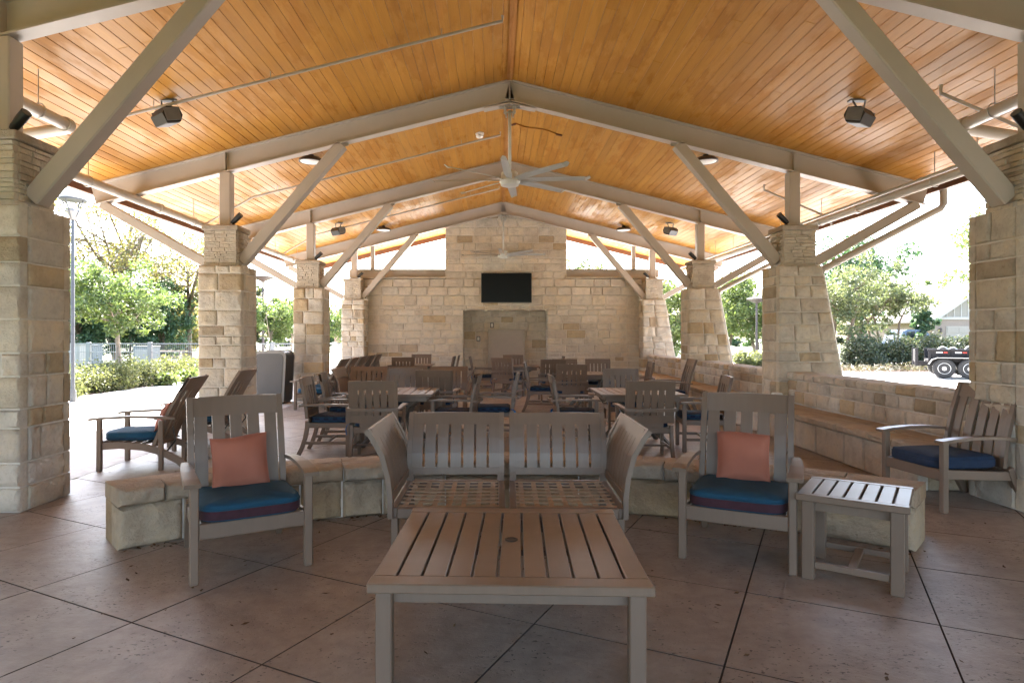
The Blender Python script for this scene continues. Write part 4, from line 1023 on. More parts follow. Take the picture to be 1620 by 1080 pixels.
def seat_unit(side, m='furniture'):
    # side: -1 arm panel on -x, +1 on +x, 0 armless. Faces -y, origin under the middle of the back at floor.
    t = thing('slatted_seat', '', 'outdoor seat'); W2 = 0.40
    xin = -W2 if side <= 0 else -W2; 
    bprof = [(-0.105, 0.40), (-0.102, 0.47), (-0.090, 0.56), (-0.060, 0.66), (-0.013, 0.77), (0.043, 0.87)]
    make_back(t, W2-0.012, bprof, 7, m, stile=0.038, top_h=0.085, bot_t=0.455, bow_x=0.0, gapf=0.19, thick=0.018)
    for s in (-1, 1):
        obj('leg', MB().box((s*(W2-0.04), -0.90, 0.14), (0.05, 0.05, 0.28), b=0.006), m, t)
        obj('leg', MB().sweep([(s*(W2-0.04), -0.02, 0.0), (s*(W2-0.04), -0.06, 0.15), (s*(W2-0.04), -0.095, 0.30), (s*(W2-0.04), -0.10, 0.42)], 0.05, 0.05), m, t)
    for s in (-1, 1): obj('seat_rail', MB().box((s*(W2-0.035), -0.50, 0.315), (0.05, 0.86, 0.07), b=0.006), m, t)
    for y in (-0.925, -0.10): obj('seat_rail', MB().box((0, y, 0.315), (2*W2-0.12, 0.045, 0.07), b=0.006), m, t)
    for i in range(7):
        x = -0.30+0.60*i/6+ (0.0); mb = MB().sweep([(x, -0.90, 0.342), (x, -0.5, 0.334), (x, -0.115, 0.342)], 0.036, 0.004); obj('strap', mb, 'weave_strap', t)
    for j in range(8):
        y = -0.86+0.72*j/7; mb = MB().sweep([(-0.345, y, 0.344), (0, y, 0.340), (0.345, y, 0.344)], 0.032, 0.004, side=(0, 1, 0)); obj('strap', mb, 'weave_strap', t)
    if side:
        s = side
        aprof = [(0.385, 0.28), (0.385, 0.42), (0.40, 0.55), (0.44, 0.70), (0.50, 0.81), (0.545, 0.87)]
        pts = lambda y: [(s*x, y, z) for x, z in aprof]
        obj('arm_post', MB().sweep(pts(-0.93), 0.06, 0.034, side=(0, 1, 0)), m, t)
        obj('arm_post', MB().sweep(pts(0.0)[:-1]+[(s*0.545, 0.03, 0.87)], 0.06, 0.034, side=(0, 1, 0)), m, t)
        obj('arm_top', MB().prism([(s*0.51, -0.90, 0.80), (s*0.548, -0.90, 0.872), (s*0.522, -0.90, 0.876), (s*0.482, -0.90, 0.80)], (0, 0.90, 0)), m, t)
        obj('arm_bottom', MB().bar((s*0.386, -0.90, 0.415), (s*0.386, -0.03, 0.415), 0.03, 0.06, b=0.004), m, t)
        for k in range(8):
            y = -0.845+0.105*k+0.01
            obj('arm_slat', MB().sweep([(s*x, y, z) for x, z in [(0.386, 0.42), (0.40, 0.55), (0.432, 0.68), (0.492, 0.80)]], 0.0985, 0.016, side=(0, 1, 0)), m, t)
    return t
def pillow(label, loc, rx, rz, size=0.40, ph=0.0, sx=1.0):
    n = 14; vs, fs = [], []
    for sgn in (1, -1):
        for j in range(n+1):
            for i in range(n+1):
                u, v = -1+2*i/n, -1+2*j/n
                pin = 1-0.06*(1-v*v)*abs(u)**3; pin2 = 1-0.06*(1-u*u)*abs(v)**3
                th_ = 0.068*((1-abs(u)**2.6)*(1-abs(v)**2.6))**0.55*(1+0.13*math.sin(3*u+1.7*v+ph)+0.07*math.sin(6.1*u*v+2*ph+2*v))
                vs.append((u*size/2*pin*sx, sgn*th_, v*size/2*pin2+0.012*math.sin(2.2*u+ph)*(v > 0)))
    m_ = (n+1)**2
    for j in range(n):
        for i in range(n):
            a = j*(n+1)+i; fs.append((a, a+1, a+n+2, a+n+1)[::-1]); b = a+m_; fs.append((b, b+1, b+n+2, b+n+1))
    t = thing('throw_pillow', label, 'pillow', loc, rz, 'terracotta pillows')
    M = Matrix.Rotation(rx, 4, 'X') @ Matrix.Translation((0, 0, size/2*0.96))
    mb = MB().add(vs, fs); mb.xf(M); o_ = obj('cover', mb, 'terracotta_cloth', t, True)
    e = []
    for k in range(4*n+1):
        q = k % (4*n); s_, i = divmod(q, n); f = -1+2*i/n
        u, v = [(f, -1), (1, f), (-f, 1), (-1, -f)][s_]
        pin = 1-0.06*(1-v*v)*abs(u)**3; pin2 = 1-0.06*(1-u*u)*abs(v)**3
        e.append((u*size/2*pin*sx, 0, v*size/2*pin2+0.012*math.sin(2.2*u+ph)*(v > 0)))
    obj('piping', MB().tube(e, 0.0045, 5, False).xf(M), 'terracotta_cloth', t, True)
    return t
D = R
def facing(dx, dy): return math.atan2(dx, -dy)

# near seating group
low_table('large square slatted coffee table in the foreground with umbrella hole', (0.078, 3.30, 0), R(-2.0), 1.22, 1.22, 0.45, 11, 0.072, 'tabletop', hole=True, name='coffee_table')
su = seat_unit(-1); su.location = (-0.325, 5.22, 0); su['label'] = 'left of the two cushionless slatted seats behind the coffee table'; su['group'] = 'slatted lounge seats'
su2 = seat_unit(1); su2.location = (0.495, 5.21, 0); su2.rotation_euler.z = R(-1); su2['label'] = 'right of the two cushionless slatted seats behind the coffee table'; su2['group'] = 'slatted lounge seats'
su3 = seat_unit(0)
lc = lounge_chair(); zr = facing(0.503, -0.864); 
f1 = Vector((0.503, -0.864, 0)); m1 = Vector((-1.532, 4.026, 0)); lc.location = m1-f1*0.34; lc.rotation_euler.z = zr
lc['label'] = 'high-back armchair with terracotta pillow, left of the coffee table'; lc['group'] = 'high-back lounge armchairs'
f2 = Vector((-0.45, -0.893, 0)); m2 = Vector((1.568, 4.18, 0)); c2 = m2-f2*0.34
dup(lc, c2, facing(-0.45, -0.893), 'high-back armchair with terracotta pillow, beside the small side table')
lc3 = lounge_chair(cush=('navy_cloth', 'navy_cloth'))
lc3.location = (4.10, 5.80, 0); lc3.rotation_euler.z = facing(-1, -0.12); lc3['label'] = 'armchair with dark navy cushion by the right edge column'; lc3['group'] = 'high-back lounge armchairs'
dup(lc3, (3.35, 12.3, 0), facing(-1, 0.05), 'armchair with navy cushion by the right stone bench, far back')
pillow('terracotta pillow on the left foreground armchair', lc.location+Vector((0, 0, 0.458))-f1*0.115, R(-24), zr, 0.375)
pillow('terracotta pillow on the right foreground armchair', c2+Vector((0, 0, 0.458))-f2*0.115, R(-25), facing(-0.45, -0.893)+R(5), 0.37, 2.1, 0.98)
low_table('small slatted side table with shiny top by the right armchair', (2.27, 4.03, 0), R(-35), 0.60, 0.60, 0.53, 7, 0.07, 'furniture', stretch=True, name='side_table')
# reclining chairs on the left
rc = recliner(); rc.location = (-3.98, 7.45, 0); rc.rotation_euler.z = facing(-1, -0.08); rc['label'] = 'reclining chair with blue cushion and pillow near the left column'; rc['group'] = 'reclining chairs'
dup(rc, (-3.96, 8.95, 0), facing(-1, 0.02), 'second reclining chair, behind the one with the blue cushion', 'reclining chairs')
pillow('terracotta pillow on the left reclining chair', (-3.90, 7.44, 0.43), R(-28), facing(-1, -0.08), 0.36)
low_table('low slatted table between the two reclining chairs', (-4.05, 8.2, 0), R(-90), 0.46, 0.46, 0.50, 5, 0.05, 'furniture', name='side_table')
for i, (x, y) in enumerate(((-3.62, 13.3), (-3.60, 14.15), (-3.58, 15.0), (-3.56, 15.85), (-3.54, 16.7))):
    dup(rc, (x, y, 0), facing(-1, 0.05), '%s reclining chair of the row before the far left columns' % ['nearest', 'second', 'middle', 'fourth', 'farthest'][i], 'reclining chairs')
# second group of slatted seats
for u_, x, lab in ((su, -2.62, 'leftmost slatted seat of the far set behind the left dining table'), (su3, -1.81, 'armless middle seat of the far slatted set'), (su2, -0.98, 'rightmost slatted seat of the far set behind the left dining table')):
    if u_ is su3: su3.location = (x, 13.2, 0); su3['label'] = lab; su3['group'] = 'slatted lounge seats'
    else: dup(u_, (x, 13.2, 0), 0, lab, 'slatted lounge seats')
# dining sets
dt = dining_table(); dt.location = (-1.42, 9.0, 0); dt['label'] = 'square dining table of the left front set'; dt['group'] = 'square dining tables'
for (x, y, lab) in ((1.95, 8.95, 'square dining table of the right front set'), (1.98, 13.35, 'square dining table of the right middle set'), (-2.30, 17.4, 'square dining table far left before the fireplace wall'), (0.55, 16.8, 'square dining table in front of the fireplace recess')):
    dup(dt, (x, y, 0), 0, lab, 'square dining tables')
chairs = [
 (-1.46, 7.88, 180, 'dining chair with its back to us at the left front table'),
 (-2.12, 8.28, 92, 'dining chair on the left side of the left front table'),
 (-2.16, 9.25, 96, 'rear dining chair on the left side of the left front table'),
 (-0.58, 8.85, -95, 'dining chair on the right side of the left front table'),
 (-0.03, 9.35, -92, 'dining chair pulled out into the aisle, facing left'),
 (-1.50, 10.15, 0, 'dining chair behind the left front table, facing us'),
 (-0.95, 10.3, 176, 'dark-backed dining chair turned away behind the left front table'),
 (1.82, 7.86, 180, 'dining chair with its back to us at the right front table'),
 (1.10, 8.88, 90, 'dining chair on the left side of the right front table'),
 (2.72, 8.52, -97, 'shiny-backed dining chair on the right side of the right front table'),
 (2.02, 10.05, 0, 'dining chair behind the right front table, facing us'),
 (0.92, 12.85, 84, 'dining chair on the left side of the right middle table'),
 (1.42, 12.35, 180, 'dining chair with its back to us at the right middle table'),
 (2.88, 13.3, -92, 'dining chair on the right side of the right middle table'),
 (1.62, 14.55, 4, 'dining chair behind the right middle table, facing us, left one'),
 (2.35, 14.6, -4, 'dining chair behind the right middle table, facing us, right one'),
 (1.30, 14.9, 180, 'dining chair turned away between the right middle and recess tables'),
 (-0.35, 16.9, 90, 'dining chair on the left of the table before the recess'),
 (0.30, 15.9, 150, 'dining chair at the near side of the table before the recess'),
 (0.48, 17.85, 0, 'dining chair behind the table before the recess, facing us'),
 (1.45, 17.0, -92, 'dining chair on the right of the table before the recess'),
 (-2.36, 16.5, 180, 'dining chair with its back to us at the far left table'),
 (-3.08, 17.1, 92, 'nearer dining chair on the left of the far left table'),
 (-3.02, 17.75, 90, 'farther dining chair on the left of the far left table'),
 (-2.20, 18.45, 0, 'dining chair behind the far left table, facing us'),
 (-1.46, 17.05, -92, 'nearer dining chair on the right of the far left table'),
 (-1.38, 17.75, -88, 'farther dining chair on the right of the far left table'),
]
dc = dining_chair()
for i, (x, y, a, lab) in enumerate(chairs):
    if i == 0: dc.location = (x, y, 0); dc.rotation_euler.z = R(a); dc['label'] = lab; dc['group'] = 'slatted dining chairs'
    else: dup(dc, (x, y, 0), R(a), lab, 'slatted dining chairs')

# fallen leaves along the curved wall and on the floor
rng = random.Random(21); lm = MB()
def leaf_at(x, y):
    a = rng.uniform(0, 6.28); l = rng.uniform(0.008, 0.026); w_ = l*0.45; z = 0.003+rng.uniform(0, 0.006)
    d = Vector((math.cos(a), math.sin(a), 0)); n = Vector((-d.y, d.x, 0))
    c = Vector((x, y, z)); lm.add([c-d*l, c+n*w_+Vector((0, 0, rng.uniform(0, 0.008))), c+d*l+Vector((0, 0, rng.uniform(0, 0.01))), c-n*w_], [(0, 1, 2, 3)])
for i in range(420):
    a = rng.uniform(A0, A1); r = R0-abs(rng.gauss(0, 0.05))-0.01
    if rng.random() < 0.5+0.5*math.sin(a*17): p = arc(a, r, 0); leaf_at(p.x, p.y)
for i in range(170): leaf_at(rng.uniform(-4.3, 5), rng.uniform(2.3, 7.5))
o_ = obj('leaf_litter', lm, 'dead_leaf', kind='stuff'); o_['label'] = 'small dry brown leaves scattered on the floor by the curved wall'
# ================================================================== OUTSIDE
def np_mesh(V, F4, mat):
    MESH_N[0] += 1
    me = bpy.data.meshes.new('m%d' % MESH_N[0]); n = len(V); m_ = len(F4)
    me.vertices.add(n); me.vertices.foreach_set('co', V.astype(np.float32).ravel())
    me.loops.add(m_*4); me.loops.foreach_set('vertex_index', F4.astype(np.int32).ravel())
    me.polygons.add(m_); me.polygons.foreach_set('loop_start', np.arange(0, m_*4, 4, dtype=np.int32))
    me.materials.append(MATS[mat]); me.update(calc_edges=True); return me
def leaf_mesh(C, size, mat, rs, aspect=0.55):
    n = len(C); d = rs.normal(size=(n, 3)); d /= np.linalg.norm(d, axis=1)[:, None]
    e = rs.normal(size=(n, 3)); e -= (e*d).sum(1)[:, None]*d; e /= np.linalg.norm(e, axis=1)[:, None]
    s = (size*rs.uniform(0.6, 1.35, n))[:, None]
    nrm = np.cross(d, e)
    V = np.stack([C-d*s*0.5, C+e*s*aspect*0.5+nrm*s*0.1, C+d*s*0.5, C-e*s*aspect*0.5+nrm*s*0.1], 1).reshape(-1, 3)
    F = np.arange(4*n).reshape(n, 4); return np_mesh(V, F, mat)
def tree(label, loc, h, cr, trunk_h, leafmat, nleaf, lsize, seed, bark='bark', tr=None, name='tree', shape='round', nlimb=9, clump=0.32, group=None, cz=None, hollow=0.35, multi=1):
    rs = np.random.RandomState(seed); rng = random.Random(seed)
    t = thing(name, label, 'tree', loc, 0, group); tr = tr or h*0.022
    cb = trunk_h; ch_ = (h-cb)/2; zc_ = cb+ch_
    mb = MB(); tips = []
    bases = [(rng.uniform(-0.15, 0.15)*multi, rng.uniform(-0.15, 0.15)*multi) for _ in range(multi)] if multi > 1 else [(0, 0)]
    def inside():
        while True:
            p = rs.uniform(-1, 1, 3); r = np.linalg.norm(p)
            if r < 1 and r > hollow: break
        if shape == 'cone': f = (1-(p[2]+1)/2)**0.8*1.25+0.08; return Vector((p[0]*cr*f, p[1]*cr*f, zc_+p[2]*ch_))
        if shape == 'vase': f = 0.75+0.35*(p[2]+1)/2; return Vector((p[0]*cr*f, p[1]*cr*f, zc_+p[2]*ch_))
        return Vector((p[0]*cr, p[1]*cr, zc_+p[2]*ch_))
    for (bx_, by_) in bases:
        top = Vector((bx_*3+rng.uniform(-.1, .1)*cr, by_*3+rng.uniform(-.1, .1)*cr, lerp(cb, h, 0.55)))
        b0 = Vector((bx_, by_, -0.03)); mid = Vector((bx_*1.8, by_*1.8, cb*1.02))
        k = 1/ math.sqrt(multi)
        mb.tube([b0, b0+Vector((0, 0, 0.12)), (b0+mid)/2+Vector((rng.uniform(-.03, .03)*h, rng.uniform(-.03, .03)*h*0.3, 0)), mid, (mid+top)/2, top], [tr*1.35*k, tr*1.05*k, tr*0.95*k, tr*0.8*k, tr*0.5*k, tr*0.15*k], 9)
        for i in range(max(3, nlimb//multi)):
            s_ = rng.uniform(0.0, 0.8); st = mid.lerp(top, s_); tip = inside()
            if tip.z < st.z: tip.z = st.z+abs(tip.z-st.z)*0.25
            md = st.lerp(tip, 0.5)+Vector((0, 0, -0.02*h+rng.uniform(-.03, .05)*h))
            r0 = tr*0.5*(1-0.5*s_)*k
            mb.tube([st, md, tip], [r0, r0*0.6, r0*0.2], 6); tips.append(tip)
            for j in range(4):
                u = rng.uniform(0.35, 1.0); s2 = md.lerp(tip, u) if u > 0.5 else st.lerp(md, u*2)
                t2 = s2+Vector(rs.normal(size=3))*cr*0.33; mb.tube([s2, (s2+t2)/2+Vector((0, 0, 0.02*h)), t2], [r0*0.35, r0*0.22, r0*0.08], 5, False); tips.append(t2)
    obj('trunk', mb, bark, t, True)
    ncl = max(24, nleaf//110); cl = [inside() for _ in range(ncl-len(tips))] if ncl > len(tips) else []
    cen = np.array([tuple(p) for p in tips+cl]); sc = rs.uniform(0.55, 1.35, len(cen))*clump*min(cr, ch_)
    idx = rs.choice(len(cen), nleaf, p=sc**1.5/(sc**1.5).sum())
    off = rs.normal(size=(nleaf, 3)); off /= np.linalg.norm(off, axis=1)[:, None]; off *= (rs.uniform(0, 1, nleaf)**0.5)[:, None]*sc[idx][:, None]; off[:, 2] *= 0.75
    C = cen[idx]+off; C[:, 2] = np.maximum(C[:, 2], cb*0.75)
    obj('crown', leaf_mesh(C, lsize, leafmat, rs), None, t)
    return t
def shrub(label, loc, w_, h_, leafmat, nleaf, lsize, seed, group=None, d_=None, name='shrub', cat='shrub'):
    rs = np.random.RandomState(seed); t = thing(name, label, cat, loc, 0, group); d_ = d_ or w_
    mb = MB(); rng = random.Random(seed); cen = []
    for i in range(16):
        a = rng.uniform(0, 6.28); r = math.sqrt(rng.random())*0.42
        p = Vector((math.cos(a)*r*w_, math.sin(a)*r*d_, h_*rng.uniform(0.45, 0.85)*(1-r*r*1.6))); cen.append(tuple(p))
        mb.tube([(p.x*0.2, p.y*0.2, -0.03), (p.x*0.6, p.y*0.6, p.z*0.5), p], [0.014, 0.01, 0.004], 5, False)
    obj('stems', mb, 'bark', t)
    for _ in range(max(14, int(26*w_*d_))):
        a = rng.uniform(0, 6.28); r = math.sqrt(rng.random())*0.47; cen.append((math.cos(a)*r*w_, math.sin(a)*r*d_, h_*rng.uniform(0.12, 0.86)*(1-r*r*1.7)))
    cen = np.array(cen); idx = rs.randint(0, len(cen), nleaf); off = rs.normal(size=(nleaf, 3))*np.array([0.10, 0.10, 0.10])*min(1.3, max(w_, h_))
    C = cen[idx]+off; C[:, 2] = np.abs(C[:, 2])
    obj('foliage', leaf_mesh(C, lsize, leafmat, rs), None, t); return t
def PX(px, Y): return (px-785)*Y/1010

# left side planting
tree('young bright green tree behind the shrubs on the left', (-11.75, 19.8, 0), 3.55, 1.38, 1.45, 'leaf_bright', 9000, 0.115, 1, 'bark_pale', 0.075, nlimb=10, name='young_tree')
for i, (px, Y, w_, h_, lab) in enumerate(((95, 15.4, 1.5, 0.95, 'round yellow-green shrub partly behind the left edge column'), (142, 16.9, 1.5, 0.92, 'yellow-green shrub at the left end of the bed'), (190, 18.1, 1.5, 0.90, 'yellow-green shrub below the young green tree'), (232, 19.4, 1.5, 0.95, 'yellow-green shrub right of the young tree trunk'), (285, 21.8, 1.5, 0.98, 'yellow-green shrub beside the second left column'), (318, 23.4, 1.3, 0.8, 'yellow-green shrub hidden half behind the second left column'), (395, 26.5, 1.4, 0.9, 'yellow-green shrub beyond the waste bin'))):
    shrub(lab, (PX(px, Y)-0.35, Y, 0), w_, h_*0.82, 'leaf_shrub', 5200, 0.075, 40+i, 'shrubs in the left bed')
for i, (px, Y) in enumerate(((262, 19.6), (296, 20.6))):
    shrub(['low spiky pale plant in front of the right-hand shrubs', 'low spiky pale plant by the second left column'][i], (PX(px, Y), Y, 0), 0.7, 0.42, 'leaf_yellowgreen', 1400, 0.11, 60+i, 'low plants in the left bed', name='low_plant', cat='plant')
# fence
Yf = 26.0
for k in range(7):
    x0 = -21.6+k*2.5
    t = thing('fence_panel', '%s grey wire fence panel beyond the left shrubs' % ['leftmost', 'second', 'third', 'fourth', 'fifth', 'sixth', 'rightmost'][k], 'fence', (x0+1.25, Yf, 0), 0, 'wire fence panels')
    obj('post', MB().box((-1.25, 0, 0.63), (0.16, 0.12, 1.26), b=0.01), 'fence_grey', t)
    if k == 6: obj('post', MB().box((1.25, 0, 0.63), (0.16, 0.12, 1.26), b=0.01), 'fence_grey', t)
    for z in (1.20, 0.86, 0.52, 0.15): obj('rail', MB().box((0, 0, z), (2.34, 0.045, 0.045 if z > 1 else 0.025)), 'fence_grey', t)
    ms = MB()
    for i in range(29): ms.box((-1.13+i*0.0807, 0.0, 0.68), (0.010, 0.010, 1.04))
    obj('wire_mesh', ms, 'fence_grey', t, kind='stuff')
# things beyond the fence
def cabinet(label, loc, w_, d_, h_, mat):
    t = thing('utility_cabinet', label, 'cabinet', loc, 0, 'utility cabinets')
    obj('body', MB().box((0, 0, h_/2), (w_, d_, h_-0.06), b=0.015), mat, t); obj('lid', MB().box((0, 0, h_-0.02), (w_+0.06, d_+0.06, 0.05), b=0.01), mat, t)
    obj('door', MB().box((0, -d_/2-0.012, h_*0.5), (w_*0.8, 0.02, h_*0.72), b=0.005), 'bin_light', t)
cabinet('pale utility cabinet behind the fence at far left', (PX(122, 29), 29, 0), 0.5, 0.5, 1.15, 'bin_light')
cabinet('dark grey utility cabinet behind the fence at left', (PX(138, 30.5), 30.5, 0), 1.0, 0.8, 1.1, 'cabinet_grey')
cabinet('grey utility cabinet behind the fence right of the young tree', (PX(232, 30), 30, 0), 0.9, 0.7, 1.05, 'cabinet_grey')
def picnic(label, loc, rz):
    t = thing('picnic_table', label, 'picnic table', loc, rz, 'picnic tables')
    obj('tabletop', MB().box((0, 0, 0.74), (1.8, 0.72, 0.05), b=0.01), 'timber', t)
    for s in (-1, 1):
        obj('seat', MB().box((0, s*0.62, 0.44), (1.8, 0.26, 0.04), b=0.01), 'timber', t)
        fm_ = MB().bar((s*0.65, -0.6, 0.0), (s*0.65, -0.2, 0.72), 0.06, 0.06).bar((s*0.65, 0.6, 0.0), (s*0.65, 0.2, 0.72), 0.06, 0.06).bar((s*0.65, -0.7, 0.40), (s*0.65, 0.7, 0.40), 0.06, 0.05)
        obj('frame', fm_, 'timber', t)
picnic('wooden picnic table behind the fence near the second left column', (PX(265, 33), 33, 0), R(10))
picnic('wooden picnic table on the lawn seen between left columns', (PX(425, 36), 36, 0), R(-8))
# left background trees
tree('tall sparse tree with yellowing leaves behind the left fence', (PX(185, 40), 40, 0), 13.0, 6.2, 3.0, 'leaf_autumn', 9500, 0.20, 2, nlimb=32, clump=0.19, hollow=0.25, name='tall_tree', tr=0.26)
tree('sparse yellowing tree to the right of the tallest one', (PX(300, 38), 38, 0), 9.0, 3.8, 2.2, 'leaf_autumn', 6000, 0.18, 3, nlimb=20, clump=0.22, name='tall_tree', tr=0.17)
tree('dark evergreen tree at far left behind the fence', (PX(126, 34), 34, 0), 5.6, 2.0, 0.5, 'leaf_dark', 9000, 0.20, 4, name='evergreen_tree')
tree('dark evergreen tree behind the young green tree', (PX(205, 36), 36, 0), 4.2, 2.3, 0.4, 'leaf_dark', 9000, 0.20, 5, name='evergreen_tree')
tree('blue-green evergreen right of the young tree', (PX(258, 37), 37, 0), 5.0, 1.7, 0.4, 'leaf_dark', 8000, 0.20, 6, name='evergreen_tree')
tree('pale yellowing tree beside the second left column', (PX(292, 46), 46, 0), 4.8, 2.6, 0.9, 'leaf_autumn', 6000, 0.26, 7, name='far_tree')
tree('bright green young tree seen behind the waste bin', (PX(428, 27), 27, 0), 3.2, 1.05, 1.2, 'leaf_bright', 6000, 0.13, 8, 'bark_pale', 0.06, name='young_tree')
tree('bright green young tree just left of the third left column', (PX(462, 28.5), 28.5, 0), 3.1, 1.0, 1.2, 'leaf_bright', 6000, 0.13, 9, 'bark_pale', 0.06, name='young_tree')
tree('bright green tree between the third and fourth left columns', (PX(530, 29), 29, 0), 3.4, 1.1, 1.1, 'leaf_bright', 6000, 0.13, 10, 'bark_pale', 0.06, name='young_tree')
for i, (px, Y, h_, r) in enumerate(((60, 62, 8, 6), (150, 66, 7, 6), (235, 70, 6.0, 6), (330, 72, 6.2, 6), (420, 76, 4.5, 6), (500, 78, 4.6, 6), (590, 80, 4.6, 6))):
    tree('%s tree of the far wood line on the left' % ['first', 'second', 'third', 'fourth', 'fifth', 'sixth', 'seventh'][i], (PX(px, Y), Y, 0), h_, r, 0.6, 'leaf_dark' if i % 2 else 'leaf_hedge', 6500, 0.42, 70+i, name='far_tree', group='far wood line')
# lamp posts
t = thing('lamp_post', 'grey lamp post with a flared lantern head beside the left edge column', 'lamp post', (PX(115, 14.6), 14.6, 0))
obj('pole', MB().tube([(0, 0, 0), (0, 0, 0.25), (0, 0, 0.3), (0, 0, 4.15)], [0.07, 0.07, 0.042, 0.036], 12), 'lamp_post_grey', t, True, sharp=40)
lh = obj('lantern_cage', MB().tube([(0.0, 0, 4.1), (0.11, 0, 4.3), (0.25, 0, 4.62)], 0.016, 6).tube([(0.0, 0, 4.1), (-0.11, 0, 4.3), (-0.25, 0, 4.62)], 0.016, 6).tube([(0, 0, 4.1), (0, .11, 4.3), (0, .25, 4.62)], 0.016, 6).tube([(0, 0, 4.1), (0, -.11, 4.3), (0, -.25, 4.62)], 0.016, 6), 'lamp_post_grey', t)
obj('lantern_top', MB().lathe([(0.28, 4.60), (0.29, 4.64), (0.22, 4.72), (0.0, 4.76)], 20), 'lamp_post_grey', t, True, sharp=40)
obj('lantern_lens', MB().lathe([(0.05, 4.16), (0.13, 4.34), (0.15, 4.38), (0.10, 4.40), (0, 4.40)], 16), 'bin_light', t, True)
for (px, Y, hh, lab) in ((416, 30, 4.3, 'dark lamp post with flat round head between left columns'), (1197, 34, 3.5, 'dark lamp post on the lawn left of the second right column')):
    t = thing('lamp_post', lab, 'lamp post', (PX(px, Y), Y, 0))
    obj('pole', MB().tube([(0, 0, 0), (0, 0, 0.3), (0, 0, 0.32), (0, 0, hh)], [0.10, 0.10, 0.06, 0.05], 10), 'lamp_post_dark', t, True, sharp=40)
    obj('lamp_head', MB().lathe([(0.06, hh-0.25), (0.12, hh-0.22), (0.5, hh-0.05), (0.52, hh), (0.35, hh+0.06), (0, hh+0.08)], 18), 'lamp_post_dark', t, True, sharp=40)

# right side
tree('tree top showing above the right shoulder of the fireplace wall', (PX(913, 46), 46, 0), 8.0, 1.9, 2.5, 'leaf_olive', 5000, 0.20, 20, name='far_tree')
tree('leafy green tree between the fourth and third right columns', (PX(1062, 29), 29, 0), 4.2, 1.25, 0.6, 'leaf_yellowgreen', 8000, 0.15, 21, name='young_tree')
tree('green tree on the lawn right of the third right column', (PX(1157, 44), 44, 0), 5.6, 2.1, 1.4, 'leaf_bright', 8000, 0.20, 22)
tree('yellow-green tree beside the dark lamp post', (PX(1190, 39), 39, 0), 5.4, 1.9, 1.3, 'leaf_yellowgreen', 9000, 0.18, 23)
tree('tall dark tree behind the two pale olive trees', (PX(1362, 46), 46, 0), 8.6, 3.0, 2.0, 'leaf_dark', 11000, 0.24, 24, name='tall_tree')
tree('pale olive multi-stem tree beside the second right column', (PX(1332, 33), 33, 0), 5.0, 1.9, 2.15, 'leaf_olive', 8500, 0.15, 25, 'bark', 0.16, multi=2, nlimb=12, name='olive_tree')
tree('pale olive multi-stem tree in front of the blue pickup', (PX(1402, 34), 34, 0), 4.7, 1.75, 2.2, 'leaf_olive', 7500, 0.15, 26, 'bark', 0.12, multi=3, nlimb=12, name='olive_tree')
tree('dense dark cone-shaped evergreen before the garage', (PX(1457, 38), 38, 0), 3.7, 0.72, 0.3, 'leaf_dark', 6000, 0.16, 27, shape='cone', name='cone_tree')
tree('bright tree overhanging beside the right edge column', (PX(1562, 21), 21, 0), 5.6, 1.35, 2.3, 'leaf_yellowgreen', 7000, 0.13, 28, 'bark', 0.09, name='young_tree')
tree('green tree behind the garage roof', (PX(1478, 58), 58, 0), 5.2, 1.8, 1.0, 'leaf_bright', 5000, 0.26, 29, name='far_tree')
for i, (px, Y, h_, r) in enumerate(((1010, 80, 4.5, 6), (1100, 76, 4.8, 6), (1200, 72, 4.6, 6), (1310, 74, 5.0, 6), (1400, 78, 5, 6))):
    tree('%s tree of the far wood line on the right' % ['first', 'second', 'third', 'fourth', 'fifth'][i], (PX(px, Y), Y, 0), h_, r, 0.6, 'leaf_hedge' if i % 2 else 'leaf_dark', 5500, 0.42, 80+i, name='far_tree', group='far wood line right')
# hedge: one row of individual bushes grown together
for i in range(6):
    x = 17.9+i*1.75
    shrub('%s bush of the clipped hedge behind the trailer' % ['leftmost', 'second', 'third', 'fourth', 'fifth', 'rightmost'][i], (x, 31.0+0.15*(i % 2), 0), 2.15, 1.72+0.05*(i % 3), 'leaf_hedge', 7500, 0.11, 90+i, 'hedge bushes', d_=1.7, name='hedge_bush', cat='hedge')
for i, (px, Y, w_, h_) in enumerate(((1352, 31.5, 1.3, 0.85), (1378, 30.5, 1.2, 0.8), (1178, 30, 1.0, 0.8), (1198, 30.5, 1.1, 0.9))):
    shrub(['low green bush left of the hedge', 'low green bush at the left end of the hedge', 'small yellowish bush right of the third right column', 'small yellowish bush beside the second right column'][i], (PX(px, Y), Y, 0), w_, h_, 'leaf_hedge' if i < 2 else 'leaf_shrub', 3200, 0.10, 110+i, 'low bushes on the right')
rs = np.random.RandomState(8); C = np.stack([rs.uniform(15, 24, 2600), rs.uniform(27.4, 28.6, 2600), np.abs(rs.normal(0, 0.12, 2600))], 1)
o_ = obj('dry_grass', leaf_mesh(C, 0.22, 'leaf_dry', rs, 0.12), None, kind='stuff'); o_['label'] = 'strip of dry grass along the driveway before the hedge'

